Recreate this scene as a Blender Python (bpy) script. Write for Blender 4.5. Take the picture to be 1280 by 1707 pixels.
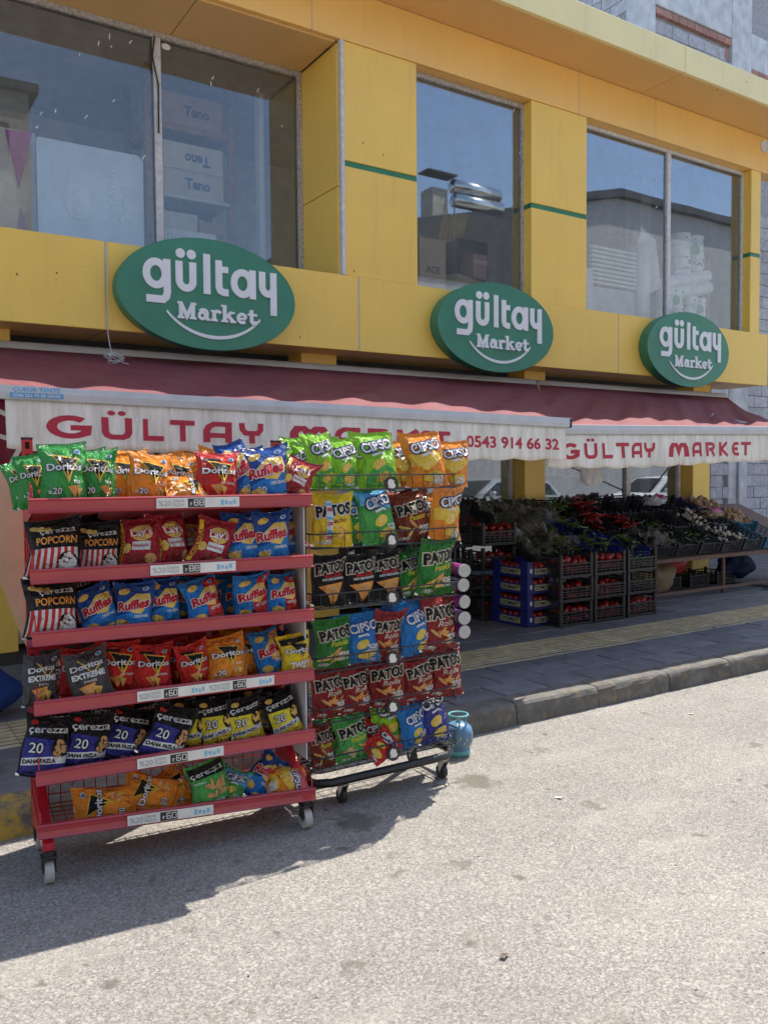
import bpy, bmesh, math, random
import numpy as np
from mathutils import Vector, Matrix, Euler

random.seed(7)
scene = bpy.context.scene
for o in list(bpy.data.objects):
    bpy.data.objects.remove(o)
COL = scene.collection
R = math.radians

# ------------------------------------------------------------------ camera
FPX, YAW, PITCH, ROLL, EYE = 1402.0, R(32.944), R(-2.536), R(-0.475), 1.6
cyw, syw, cpt, spt = math.cos(YAW), math.sin(YAW), math.cos(PITCH), math.sin(PITCH)
v_f = Vector((syw * cpt, cyw * cpt, spt))
v_r = Vector((cyw, -syw, 0))
v_u = v_r.cross(v_f)
v_r, v_u = (math.cos(ROLL) * v_r + math.sin(ROLL) * v_u, -math.sin(ROLL) * v_r + math.cos(ROLL) * v_u)
cam_data = bpy.data.cameras.new('camera')
cam_data.sensor_fit = 'VERTICAL'
cam_data.sensor_height = 36.0
cam_data.lens = FPX / 1707.0 * 36.0
cam_data.clip_start = 0.05
cam_data.clip_end = 2000
cam = bpy.data.objects.new('camera', cam_data)
COL.objects.link(cam)
m3 = Matrix((v_r, v_u, -v_f)).transposed()
cam.matrix_world = Matrix.Translation((0, 0, EYE)) @ m3.to_4x4()
scene.camera = cam

# ------------------------------------------------------------------ sky and sun
SUN = Vector((0.50, 0.268, 1.0)).normalized()
SUN_EL = math.asin(SUN.z)
SUN_AZ = math.atan2(SUN.x, SUN.y)
world = bpy.data.worlds.new('World')
scene.world = world
world.use_nodes = True
nt = world.node_tree
nt.nodes.clear()
w_out = nt.nodes.new('ShaderNodeOutputWorld')
w_bg = nt.nodes.new('ShaderNodeBackground')
w_sky = nt.nodes.new('ShaderNodeTexSky')
w_sky.sky_type = 'NISHITA'
w_sky.sun_disc = False
w_sky.sun_elevation = SUN_EL
w_sky.sun_rotation = SUN_AZ
w_sky.altitude = 300
w_sky.air_density = 1.0
w_sky.dust_density = 1.4
w_sky.ozone_density = 1.0
w_bg.inputs['Strength'].default_value = 0.125
nt.links.new(w_sky.outputs[0], w_bg.inputs['Color'])
nt.links.new(w_bg.outputs[0], w_out.inputs['Surface'])
sun_d = bpy.data.lights.new('sun', 'SUN')
sun_d.energy = 3.4
sun_d.angle = R(0.53)
sun_d.color = (1.0, 0.945, 0.86)
sun = bpy.data.objects.new('sun', sun_d)
COL.objects.link(sun)
sun.rotation_euler = (-SUN).to_track_quat('-Z', 'Y').to_euler()
sun.location = SUN * 40

scene.view_settings.view_transform = 'Standard'
scene.view_settings.look = 'None'
scene.view_settings.gamma = 1.0
scene.view_settings.use_curve_mapping = False
scene.view_settings.exposure = 1.22
scene.render.engine = 'CYCLES'
scene.cycles.max_bounces = 6
scene.cycles.use_adaptive_sampling = True
scene.cycles.adaptive_threshold = 0.02
scene.cycles.diffuse_bounces = 4
scene.cycles.glossy_bounces = 3
scene.cycles.transparent_max_bounces = 10
scene.cycles.use_denoising = True
scene.cycles.sample_clamp_indirect = 6.0

# ------------------------------------------------------------------ helpers: places
def ray(x, y):
    return v_r * (x - 640) + v_u * (-(y - 853.5)) + v_f * FPX
def on_y(x, y, Y):                       # where the sight line meets the upright plane at depth Y
    d = ray(x, y)
    return Vector((0, 0, EYE)) + d * (Y / d.y)
def on_z(x, y, Z):
    d = ray(x, y)
    return Vector((0, 0, EYE)) + d * ((Z - EYE) / d.z)
def on_line(x, y, A, B):                 # upright plane through two ground points
    d = ray(x, y)
    n = Vector((-(B[1] - A[1]), B[0] - A[0], 0))
    t = ((Vector((A[0], A[1], 0)) - Vector((0, 0, EYE))).dot(n)) / d.dot(n)
    return Vector((0, 0, EYE)) + d * t

# ------------------------------------------------------------------ helpers: materials
MAT = {}
def new_mat(name):
    m = bpy.data.materials.new(name)
    m.use_nodes = True
    m.node_tree.nodes.clear()
    MAT[name] = m
    return m, m.node_tree
def nd(t, kind, **kw):
    n = t.nodes.new('ShaderNode' + kind)
    for k, v in kw.items():
        if k in n.inputs.keys():
            n.inputs[k].default_value = v
        else:
            setattr(n, k, v)
    return n
def rgba(c):
    return (c[0], c[1], c[2], 1.0)
def coords(t, scale=(1, 1, 1), kind='Object', rnd=False):
    tc = nd(t, 'TexCoord')
    mp = nd(t, 'Mapping')
    mp.inputs['Scale'].default_value = scale
    t.links.new(tc.outputs[kind], mp.inputs['Vector'])
    if rnd:
        oi = nd(t, 'ObjectInfo')
        mul = nd(t, 'Math', operation='MULTIPLY')
        mul.inputs[1].default_value = 37.0
        t.links.new(oi.outputs['Random'], mul.inputs[0])
        cmb = nd(t, 'CombineXYZ')
        t.links.new(mul.outputs[0], cmb.inputs[0])
        t.links.new(mul.outputs[0], cmb.inputs[2])
        t.links.new(cmb.outputs[0], mp.inputs['Location'])
    return mp.outputs[0]
def ramp(t, src, stops):
    r = nd(t, 'ValToRGB')
    els = r.color_ramp.elements
    while len(els) < len(stops):
        els.new(0.5)
    for e, (p, c) in zip(els, stops):
        e.position = p
        e.color = c if len(c) == 4 else rgba(c)
    t.links.new(src, r.inputs[0])
    return r.outputs[0]
def mix(t, fac, a, b, mode='MIX'):
    m = nd(t, 'Mix', data_type='RGBA', blend_type=mode)
    for k, sock in ((fac, m.inputs[0]), (a, m.inputs[6]), (b, m.inputs[7])):
        if hasattr(k, 'links'):
            t.links.new(k, sock)
        elif isinstance(k, (int, float)):
            sock.default_value = k
        else:
            sock.default_value = rgba(k)
    return m.outputs[2]
def noise(t, vec, scale, detail=4.0, rough=0.55):
    n = nd(t, 'TexNoise')
    n.inputs['Scale'].default_value = scale
    n.inputs['Detail'].default_value = detail
    n.inputs['Roughness'].default_value = rough
    t.links.new(vec, n.inputs['Vector'])
    return n.outputs[0]
def finish(t, color, rough=0.5, metallic=0.0, bump=None, bump_s=0.2, bump_d=0.01, spec=0.5, coat=0.0, emit=None):
    out = nd(t, 'OutputMaterial')
    p = nd(t, 'BsdfPrincipled')
    for k, s in ((color, 'Base Color'), (rough, 'Roughness')):
        if hasattr(k, 'links'):
            t.links.new(k, p.inputs[s])
        else:
            p.inputs[s].default_value = rgba(k) if s == 'Base Color' else k
    p.inputs['Metallic'].default_value = metallic
    p.inputs['Specular IOR Level'].default_value = spec
    p.inputs['Coat Weight'].default_value = coat
    if bump is not None:
        b = nd(t, 'Bump')
        b.inputs['Strength'].default_value = bump_s
        b.inputs['Distance'].default_value = bump_d
        t.links.new(bump, b.inputs['Height'])
        t.links.new(b.outputs[0], p.inputs['Normal'])
    t.links.new(p.outputs[0], out.inputs['Surface'])
    return p
def paint(name, c, rough=0.5, metallic=0.0, var=0.12, scale=6.0, bump=0.0, bscale=60, spec=0.5, coat=0.0, rnd=True, hue=0.0):
    """a plain surface with slight uneven tone, so that nothing is one flat colour"""
    m, t = new_mat(name)
    v = coords(t, rnd=rnd)
    n = noise(t, v, scale, 5)
    dark = tuple(x * (1 - var) for x in c)
    light = tuple(min(1, x * (1 + var)) for x in c)
    col = ramp(t, n, [(0.3, dark), (0.7, light)])
    if hue:
        oi = nd(t, 'ObjectInfo')
        hs = nd(t, 'HueSaturation')
        mr = nd(t, 'MapRange')
        mr.inputs['To Min'].default_value = 1 - hue
        mr.inputs['To Max'].default_value = 1 + hue
        t.links.new(oi.outputs['Random'], mr.inputs['Value'])
        t.links.new(mr.outputs[0], hs.inputs['Value'])
        t.links.new(col, hs.inputs['Color'])
        col = hs.outputs[0]
    b = noise(t, v, bscale, 3) if bump else None
    rr = ramp(t, n, [(0.2, (rough * 0.85,) * 3), (0.8, (min(1, rough * 1.15),) * 3)])
    finish(t, col, rr, metallic, b, bump, 0.004, spec, coat)
    return m

# road: old pale asphalt with exposed stones, pits and oil spots
m, t = new_mat('asphalt')
v = coords(t, kind='Object')
vo = nd(t, 'TexVoronoi'); vo.inputs['Scale'].default_value = 150; t.links.new(v, vo.inputs['Vector'])
vo2 = nd(t, 'TexVoronoi'); vo2.inputs['Scale'].default_value = 95; t.links.new(v, vo2.inputs['Vector'])
sep = nd(t, 'SeparateColor'); t.links.new(vo.outputs['Color'], sep.inputs[0])
sep2 = nd(t, 'SeparateColor'); t.links.new(vo2.outputs['Color'], sep2.inputs[0])
stone = ramp(t, sep.outputs[0], [(0.0, (0.175, 0.165, 0.148)), (0.35, (0.268, 0.252, 0.226)), (0.75, (0.33, 0.31, 0.28)), (1.0, (0.43, 0.407, 0.37))])
big = ramp(t, sep2.outputs[1], [(0.93, (0, 0, 0)), (0.95, (1, 1, 1))])
c = mix(t, big, stone, (0.42, 0.395, 0.35))
fine = noise(t, v, 210, 2)
c = mix(t, ramp(t, fine, [(0.33, (0.8, 0.8, 0.8)), (0.42, (0, 0, 0))]), c, (0.13, 0.12, 0.108))
large = noise(t, v, 0.8, 6, 0.6)
c = mix(t, 1.0, c, ramp(t, large, [(0.3, (0.73, 0.72, 0.71)), (0.7, (0.92, 0.905, 0.885))]), 'MULTIPLY')
med = noise(t, v, 3.1, 7, 0.68)
c = mix(t, ramp(t, med, [(0.56, (0, 0, 0)), (0.74, (0.55, 0.55, 0.55))]), c, (0.17, 0.152, 0.122))
pale = noise(t, coords(t, (0.5, 1.6, 1)), 1.7, 6, 0.65)
c = mix(t, ramp(t, pale, [(0.52, (0, 0, 0)), (0.75, (0.5, 0.5, 0.5))]), c, (0.36, 0.335, 0.29))
def oil(scale, rmul, offs, col, amt):
    global c
    sp_ = nd(t, 'TexVoronoi'); sp_.inputs['Scale'].default_value = scale
    mp_ = nd(t, 'Mapping'); mp_.inputs['Location'].default_value = offs
    wb_ = nd(t, 'VectorMath', operation='MULTIPLY_ADD'); wb_.inputs[1].default_value = (0.22, 0.22, 0)
    wz_ = nd(t, 'TexNoise'); wz_.inputs['Scale'].default_value = 14; wz_.inputs['Detail'].default_value = 5
    t.links.new(v, mp_.inputs['Vector']); t.links.new(v, wz_.inputs['Vector'])
    t.links.new(wz_.outputs['Color'], wb_.inputs[0]); t.links.new(mp_.outputs[0], wb_.inputs[2]); t.links.new(wb_.outputs[0], sp_.inputs['Vector'])
    s_ = nd(t, 'SeparateColor'); t.links.new(sp_.outputs['Color'], s_.inputs[0])
    pw = nd(t, 'Math', operation='POWER'); pw.inputs[1].default_value = 2.5; t.links.new(s_.outputs[0], pw.inputs[0])
    rd = nd(t, 'Math', operation='MULTIPLY'); rd.inputs[1].default_value = rmul; t.links.new(pw.outputs[0], rd.inputs[0])
    df_ = nd(t, 'Math', operation='SUBTRACT'); t.links.new(rd.outputs[0], df_.inputs[0]); t.links.new(sp_.outputs['Distance'], df_.inputs[1])
    c = mix(t, ramp(t, df_.outputs[0], [(0.0, (0, 0, 0)), (0.12, (amt,) * 3)]), c, col)
oil(2.6, 0.36, (3.3, 1.2, 0), (0.11, 0.094, 0.072), 0.75)
oil(5.5, 0.30, (0.7, 5.1, 0), (0.12, 0.105, 0.085), 0.6)
spots = nd(t, 'TexVoronoi'); spots.inputs['Scale'].default_value = 6.5; spots.inputs['Randomness'].default_value = 1.0
wob = nd(t, 'VectorMath', operation='ADD')
wn = nd(t, 'TexNoise'); wn.inputs['Scale'].default_value = 9; t.links.new(v, wn.inputs['Vector'])
ws = nd(t, 'VectorMath', operation='SCALE'); ws.inputs['Scale'].default_value = 0.16
t.links.new(wn.outputs['Color'], ws.inputs[0]); t.links.new(v, wob.inputs[0]); t.links.new(ws.outputs[0], wob.inputs[1])
t.links.new(wob.outputs[0], spots.inputs['Vector'])
sc_ = nd(t, 'SeparateColor'); t.links.new(spots.outputs['Color'], sc_.inputs[0])
rad = nd(t, 'Math', operation='MULTIPLY'); rad.inputs[1].default_value = 0.22; t.links.new(sc_.outputs[0], rad.inputs[0])
dif = nd(t, 'Math', operation='SUBTRACT'); t.links.new(rad.outputs[0], dif.inputs[0]); t.links.new(spots.outputs['Distance'], dif.inputs[1])
c = mix(t, ramp(t, dif.outputs[0], [(0.0, (0, 0, 0)), (0.10, (0.75, 0.75, 0.75))]), c, (0.10, 0.088, 0.072))
hb = nd(t, 'Math', operation='ADD'); t.links.new(sep.outputs[0], hb.inputs[0]); t.links.new(fine, hb.inputs[1])
finish(t, c, 0.85, 0, hb.outputs[0], 0.5, 0.0035, spec=0.25)

def weathered_yellow(name, base, rough=0.38):
    m, t = new_mat(name)
    v = coords(t, rnd=True)
    vs = coords(t, (5.0, 5.0, 0.35), rnd=True)
    n = noise(t, v, 1.3, 5)
    col = ramp(t, n, [(0.25, tuple(x * 0.93 for x in base)), (0.75, tuple(min(1, x * 1.05) for x in base))])
    streak = noise(t, vs, 3.0, 6, 0.7)
    col = mix(t, ramp(t, streak, [(0.54, (0, 0, 0)), (0.80, (0.32, 0.32, 0.32))]), col, (0.48, 0.33, 0.12))
    sp = noise(t, v, 26, 3)
    col = mix(t, ramp(t, sp, [(0.70, (0, 0, 0)), (0.76, (0.5, 0.5, 0.5))]), col, (0.25, 0.18, 0.07))
    wv = noise(t, v, 2.2, 2)
    finish(t, col, ramp(t, n, [(0.2, (rough * .8,) * 3), (0.8, (rough * 1.25,) * 3)]), 0, wv, 0.22, 0.03, spec=0.5)
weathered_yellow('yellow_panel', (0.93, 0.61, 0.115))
weathered_yellow('orange_panel', (0.92, 0.56, 0.15))
weathered_yellow('cream_panel', (0.93, 0.79, 0.38))  # paler, creamier base tone, used for the fascia
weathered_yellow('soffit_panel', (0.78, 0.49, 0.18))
paint('sealant', (0.50, 0.50, 0.50), 0.7)
paint('green_strip', (0.03, 0.20, 0.09), 0.45)
paint('sign_green', (0.042, 0.225, 0.132), 0.35, var=0.10, scale=3.0)
paint('sign_white', (0.80, 0.80, 0.80), 0.4, var=0.04)
paint('white_frame', (0.62, 0.61, 0.60), 0.45, var=0.18, scale=20)
paint('dirty_frame', (0.42, 0.40, 0.37), 0.6, var=0.45, scale=35)
paint('dark_rubber', (0.018, 0.018, 0.02), 0.6)
paint('core_wall', (0.30, 0.29, 0.28), 0.85)
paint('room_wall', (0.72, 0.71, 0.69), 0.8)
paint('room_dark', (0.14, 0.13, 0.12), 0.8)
paint('cardboard', (0.50, 0.36, 0.24), 0.8, var=0.14, scale=5, hue=0.12)
paint('pale_carton', (0.72, 0.67, 0.62), 0.75, var=0.10, hue=0.08)
paint('ink_blue', (0.05, 0.12, 0.30), 0.6)
paint('ink_dark', (0.03, 0.03, 0.035), 0.6)
paint('ink_green', (0.02, 0.24, 0.10), 0.5)
paint('ink_red', (0.45, 0.03, 0.04), 0.5)
paint('pack_white', (0.86, 0.88, 0.88), 0.35, var=0.10, scale=9, bump=0.4, bscale=14)
paint('board_white', (0.70, 0.77, 0.83), 0.35, var=0.06)
paint('board_relief', (0.80, 0.84, 0.88), 0.35, var=0.03)
paint('ribbon_pink', (0.45, 0.12, 0.38), 0.4)
paint('ribbon_mauve', (0.42, 0.28, 0.55), 0.4)
paint('wood', (0.40, 0.24, 0.13), 0.7, var=0.25, scale=12)
paint('radiator', (0.70, 0.70, 0.68), 0.4, var=0.03)
paint('foam_yellow', (0.55, 0.40, 0.16), 0.7)
paint('block_grey', (0.46, 0.46, 0.48), 0.9, var=0.22, scale=14, bump=0.5, bscale=70, hue=0.14)
paint('mortar', (0.36, 0.36, 0.365), 0.95, var=0.25, scale=20)
paint('concrete', (0.58, 0.59, 0.60), 0.85, var=0.22, scale=5, bump=0.5, bscale=30)
paint('red_brick', (0.40, 0.21, 0.165), 0.85, var=0.25, scale=20, bump=0.4, bscale=50, hue=0.15)
paint('paver', (0.155, 0.155, 0.160), 0.8, var=0.22, scale=9, bump=0.5, bscale=90, hue=0.16)
paint('paver_bed', (0.03, 0.03, 0.032), 0.9)
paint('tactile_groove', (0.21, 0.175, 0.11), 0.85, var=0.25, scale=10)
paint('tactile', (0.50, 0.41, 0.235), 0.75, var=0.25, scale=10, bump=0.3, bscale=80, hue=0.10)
m, t = new_mat('kerb')
v = coords(t, rnd=True)
n = noise(t, v, 7, 8, 0.7)
c = ramp(t, n, [(0.25, (0.07, 0.066, 0.06)), (0.5, (0.135, 0.127, 0.114)), (0.8, (0.23, 0.215, 0.19))])
n2 = noise(t, v, 16, 6, 0.75)
c = mix(t, ramp(t, n2, [(0.56, (0, 0, 0)), (0.64, (0.65, 0.65, 0.65))]), c, (0.30, 0.20, 0.075))
finish(t, c, 0.85, 0, noise(t, v, 60, 4), 0.6, 0.006, spec=0.25)
m, t = new_mat('kerb_yellow')
v = coords(t, rnd=True)
n2 = noise(t, v, 9, 6, 0.7)
c = mix(t, ramp(t, n2, [(0.44, (0, 0, 0)), (0.58, (1, 1, 1))]), (0.42, 0.29, 0.06), (0.13, 0.125, 0.115))
finish(t, c, 0.85, 0, noise(t, v, 60, 4), 0.6, 0.006, spec=0.25)

m, t = new_mat('window_glass')
out = nd(t, 'OutputMaterial'); tr = nd(t, 'BsdfTransparent'); gl = nd(t, 'BsdfGlossy'); mx = nd(t, 'MixShader')
tr.inputs['Color'].default_value = (0.93, 0.95, 0.95, 1); gl.inputs['Roughness'].default_value = 0.012
gl.inputs['Color'].default_value = (0.88, 0.92, 0.97, 1)
lw = nd(t, 'LayerWeight'); lw.inputs['Blend'].default_value = 0.42
mr = nd(t, 'MapRange'); mr.inputs['To Min'].default_value = 0.04; mr.inputs['To Max'].default_value = 0.47
t.links.new(lw.outputs['Fresnel'], mr.inputs['Value'])
wv = coords(t); bp = nd(t, 'Bump'); bp.inputs['Strength'].default_value = 0.02; bp.inputs['Distance'].default_value = 0.03
t.links.new(noise(t, wv, 1.1, 1), bp.inputs['Height']); t.links.new(bp.outputs[0], gl.inputs['Normal'])
df = nd(t, 'BsdfDiffuse'); df.inputs['Color'].default_value = (0.5, 0.5, 0.48, 1)
mx2 = nd(t, 'MixShader')
t.links.new(ramp(t, noise(t, coords(t, (1, 1, 0.5)), 5, 6, 0.7), [(0.45, (0.012,) * 3), (0.8, (0.10,) * 3)]), mx2.inputs[0])
t.links.new(mr.outputs[0], mx.inputs[0]); t.links.new(tr.outputs[0], mx.inputs[1]); t.links.new(gl.outputs[0], mx.inputs[2])
t.links.new(mx.outputs[0], mx2.inputs[1]); t.links.new(df.outputs[0], mx2.inputs[2])
t.links.new(mx2.outputs[0], out.inputs['Surface'])

def cloth(name, c, dirt, var=0.2, trans=0.35, streak=True, sc=(1, 1, 1)):
    m, t = new_mat(name)
    v = coords(t, sc)
    n = noise(t, v, 2.2, 7, 0.65)
    col = ramp(t, n, [(0.3, tuple(x * (1 - var) for x in c)), (0.7, tuple(min(1, x * (1 + var)) for x in c))])
    n2 = noise(t, coords(t, (6 * sc[0], 1, 0.8)) if streak else v, 3.0, 7, 0.7)
    col = mix(t, ramp(t, n2, [(0.42, (0, 0, 0)), (0.72, (0.75, 0.75, 0.75))]), col, dirt)
    out = nd(t, 'OutputMaterial'); d = nd(t, 'BsdfPrincipled'); tl = nd(t, 'BsdfTranslucent'); mx = nd(t, 'MixShader')
    d.inputs['Roughness'].default_value = 0.75
    d.inputs['Specular IOR Level'].default_value = 0.3
    t.links.new(col, d.inputs['Base Color']); t.links.new(col, tl.inputs['Color'])
    mx.inputs[0].default_value = trans
    t.links.new(d.outputs[0], mx.inputs[1]); t.links.new(tl.outputs[0], mx.inputs[2])
    b = nd(t, 'Bump'); b.inputs['Strength'].default_value = 0.15; b.inputs['Distance'].default_value = 0.01
    t.links.new(n, b.inputs['Height']); t.links.new(b.outputs[0], d.inputs['Normal'])
    t.links.new(mx.outputs[0], out.inputs['Surface'])
cloth('awning_cloth', (0.215, 0.042, 0.050), (0.19, 0.095, 0.10), 0.15, 0.10, True)
cloth('valance_cloth', (0.90, 0.87, 0.81), (0.52, 0.47, 0.38), 0.08, 0.15, True)
cloth('dark_tarp', (0.006, 0.018, 0.07), (0.004, 0.01, 0.03), 0.2, 0.05, False)
cloth('white_plastic', (0.90, 0.90, 0.91), (0.6, 0.6, 0.6), 0.06, 0.45, False)
cloth('blue_tarp', (0.012, 0.045, 0.20), (0.01, 0.03, 0.12), 0.2, 0.1, False)
cloth('sack_cloth', (0.30, 0.23, 0.14), (0.16, 0.11, 0.06), 0.25, 0.1, False)
paint('awning_red_ink', (0.43, 0.018, 0.045), 0.6, var=0.12)
paint('awning_bar', (0.50, 0.52, 0.55), 0.35, var=0.08, scale=10)
paint('decal_blue', (0.10, 0.33, 0.60), 0.5)
paint('rack_red', (0.42, 0.012, 0.022), 0.33, var=0.15, coat=0.2)
paint('rail_red', (0.37, 0.040, 0.050), 0.30, var=0.12, scale=3, coat=0.3)
paint('rack_black', (0.014, 0.014, 0.016), 0.4, var=0.2)
paint('panel_grey', (0.52, 0.52, 0.53), 0.6, var=0.08)
paint('caster_grey', (0.40, 0.38, 0.35), 0.6, var=0.2)
paint('steel', (0.45, 0.45, 0.46), 0.35, metallic=0.9)
paint('bright_metal', (0.80, 0.81, 0.82), 0.18, metallic=1.0)
paint('tag_white', (0.66, 0.65, 0.62), 0.45, var=0.08, scale=25)
paint('tag_grey', (0.36, 0.37, 0.38), 0.6)
paint('tag_black', (0.02, 0.022, 0.026), 0.4)
paint('tag_blue', (0.20, 0.44, 0.62), 0.5)
paint('crate_black', (0.017, 0.018, 0.020), 0.50, var=0.35, scale=14, hue=0.25)
paint('crate_blue', (0.012, 0.035, 0.30), 0.45, var=0.2, scale=14, hue=0.1)
paint('crate_teal', (0.02, 0.10, 0.16), 0.5, var=0.2)
paint('tray_blue', (0.008, 0.013, 0.14), 0.45, var=0.15)
paint('tray_print', (0.50, 0.47, 0.12), 0.5)
paint('tomato', (0.25, 0.014, 0.008), 0.25, var=0.25, hue=0.2)
paint('pepper_green', (0.085, 0.155, 0.02), 0.30, var=0.3, hue=0.3)
paint('pepper_red', (0.27, 0.010, 0.012), 0.25, var=0.25, hue=0.2)
paint('leaf_green', (0.032, 0.07, 0.018), 0.5, var=0.35)
paint('potato', (0.33, 0.21, 0.105), 0.8, var=0.25, scale=20, bump=0.3, bscale=40, hue=0.15)
paint('garlic', (0.50, 0.46, 0.38), 0.6, var=0.15, hue=0.1)
paint('garlic_stalk', (0.50, 0.44, 0.30), 0.7, var=0.2)
paint('table_rust', (0.15, 0.085, 0.06), 0.7, var=0.35, scale=18)
paint('gas_blue', (0.09, 0.20, 0.33), 0.35, var=0.25, scale=20)
paint('gas_teal', (0.12, 0.36, 0.36), 0.4, var=0.15)
paint('gas_yellow', (0.55, 0.45, 0.10), 0.5)
paint('can_purple', (0.13, 0.03, 0.20), 0.3)
paint('can_lid', (0.42, 0.41, 0.39), 0.4, var=0.05)
paint('cloth_maroon', (0.17, 0.008, 0.03), 0.5)
paint('dark_brown', (0.07, 0.045, 0.035), 0.6, var=0.3)
paint('magenta_bag', (0.60, 0.04, 0.22), 0.4)
paint('car_silver', (0.60, 0.62, 0.62), 0.25, metallic=0.3, coat=0.8, var=0.03)
paint('car_glass', (0.015, 0.018, 0.02), 0.05)
paint('roof_dark', (0.055, 0.058, 0.065), 0.8)
paint('pale_plaster', (0.68, 0.65, 0.60), 0.85)
paint('opposite_wall', (0.48, 0.47, 0.47), 0.85)
paint('stone_wall', (0.45, 0.41, 0.35), 0.9, var=0.3)
paint('foil', (0.72, 0.73, 0.75), 0.22, metallic=0.95, var=0.1, bump=0.25, bscale=25)
m, t = new_mat('clear_film')
out = nd(t, 'OutputMaterial'); tr = nd(t, 'BsdfTransparent'); gl = nd(t, 'BsdfPrincipled'); mx = nd(t, 'MixShader')
gl.inputs['Base Color'].default_value = (0.34, 0.32, 0.31, 1); gl.inputs['Roughness'].default_value = 0.25
fx = ramp(t, noise(t, coords(t), 7, 3, 0.55), [(0.40, (0.10,) * 3), (0.75, (0.50,) * 3)])
t.links.new(fx, mx.inputs[0]); t.links.new(tr.outputs[0], mx.inputs[1]); t.links.new(gl.outputs[0], mx.inputs[2]); t.links.new(mx.outputs[0], out.inputs['Surface'])

FILM = {}
def film(name, c, rough=0.17, metal=0.0):
    """printed glossy bag film"""
    key = 'film_' + name
    m, t = new_mat(key)
    v = coords(t, rnd=True)
    n = noise(t, v, 5, 4)
    col = ramp(t, n, [(0.3, tuple(x * 0.88 for x in c)), (0.7, tuple(min(1, x * 1.1) for x in c))])
    vr_ = nd(t, 'TexVoronoi'); vr_.inputs['Scale'].default_value = 3.6
    wn_ = nd(t, 'TexNoise'); wn_.inputs['Scale'].default_value = 4; t.links.new(v, wn_.inputs['Vector'])
    ad_ = nd(t, 'VectorMath', operation='MULTIPLY_ADD'); ad_.inputs[1].default_value = (0.25, 0.25, 0.25)
    t.links.new(wn_.outputs['Color'], ad_.inputs[0]); t.links.new(v, ad_.inputs[2]); t.links.new(ad_.outputs[0], vr_.inputs['Vector'])
    mm_ = nd(t, 'Math', operation='MULTIPLY_ADD'); mm_.inputs[1].default_value = 0.8
    t.links.new(vr_.outputs['Distance'], mm_.inputs[0]); t.links.new(noise(t, v, 9, 4, 0.6), mm_.inputs[2])
    finish(t, col, rough, metal, mm_.outputs[0], 0.7, 0.07, spec=0.34, coat=0.06)
    return m
for nme, cc in dict(green=(0.039, 0.305, 0.058), orange=(0.820, 0.260, 0.023), red=(0.585, 0.023, 0.018), blue=(0.023, 0.202, 0.572), deepblue=(0.013, 0.072, 0.312),
                    lays=(0.390, 0.018, 0.034), black=(0.006, 0.006, 0.007), white=(0.74, 0.74, 0.73), grey=(0.075, 0.068, 0.072), navy=(0.029, 0.029, 0.221),
                    yellow=(0.820, 0.572, 0.023), lemon=(0.806, 0.676, 0.039), lime=(0.260, 0.572, 0.029), dgreen=(0.023, 0.195, 0.023), brown=(0.221, 0.039, 0.016), maroon=(0.260, 0.016, 0.016),
                    chip=(0.820, 0.546, 0.130), tan=(0.676, 0.351, 0.117), tortilla=(0.820, 0.338, 0.065), cream=(0.66, 0.58, 0.44), logored=(0.546, 0.010, 0.021), sky=(0.130, 0.468, 0.806),
                    midgreen=(0.078, 0.390, 0.078), paleorange=(0.820, 0.520, 0.065), gold=(0.715, 0.494, 0.130), nut=(0.546, 0.312, 0.130), cipsoink=(0.012, 0.016, 0.12)).items():
    FILM[nme] = film(nme, cc)

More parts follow.
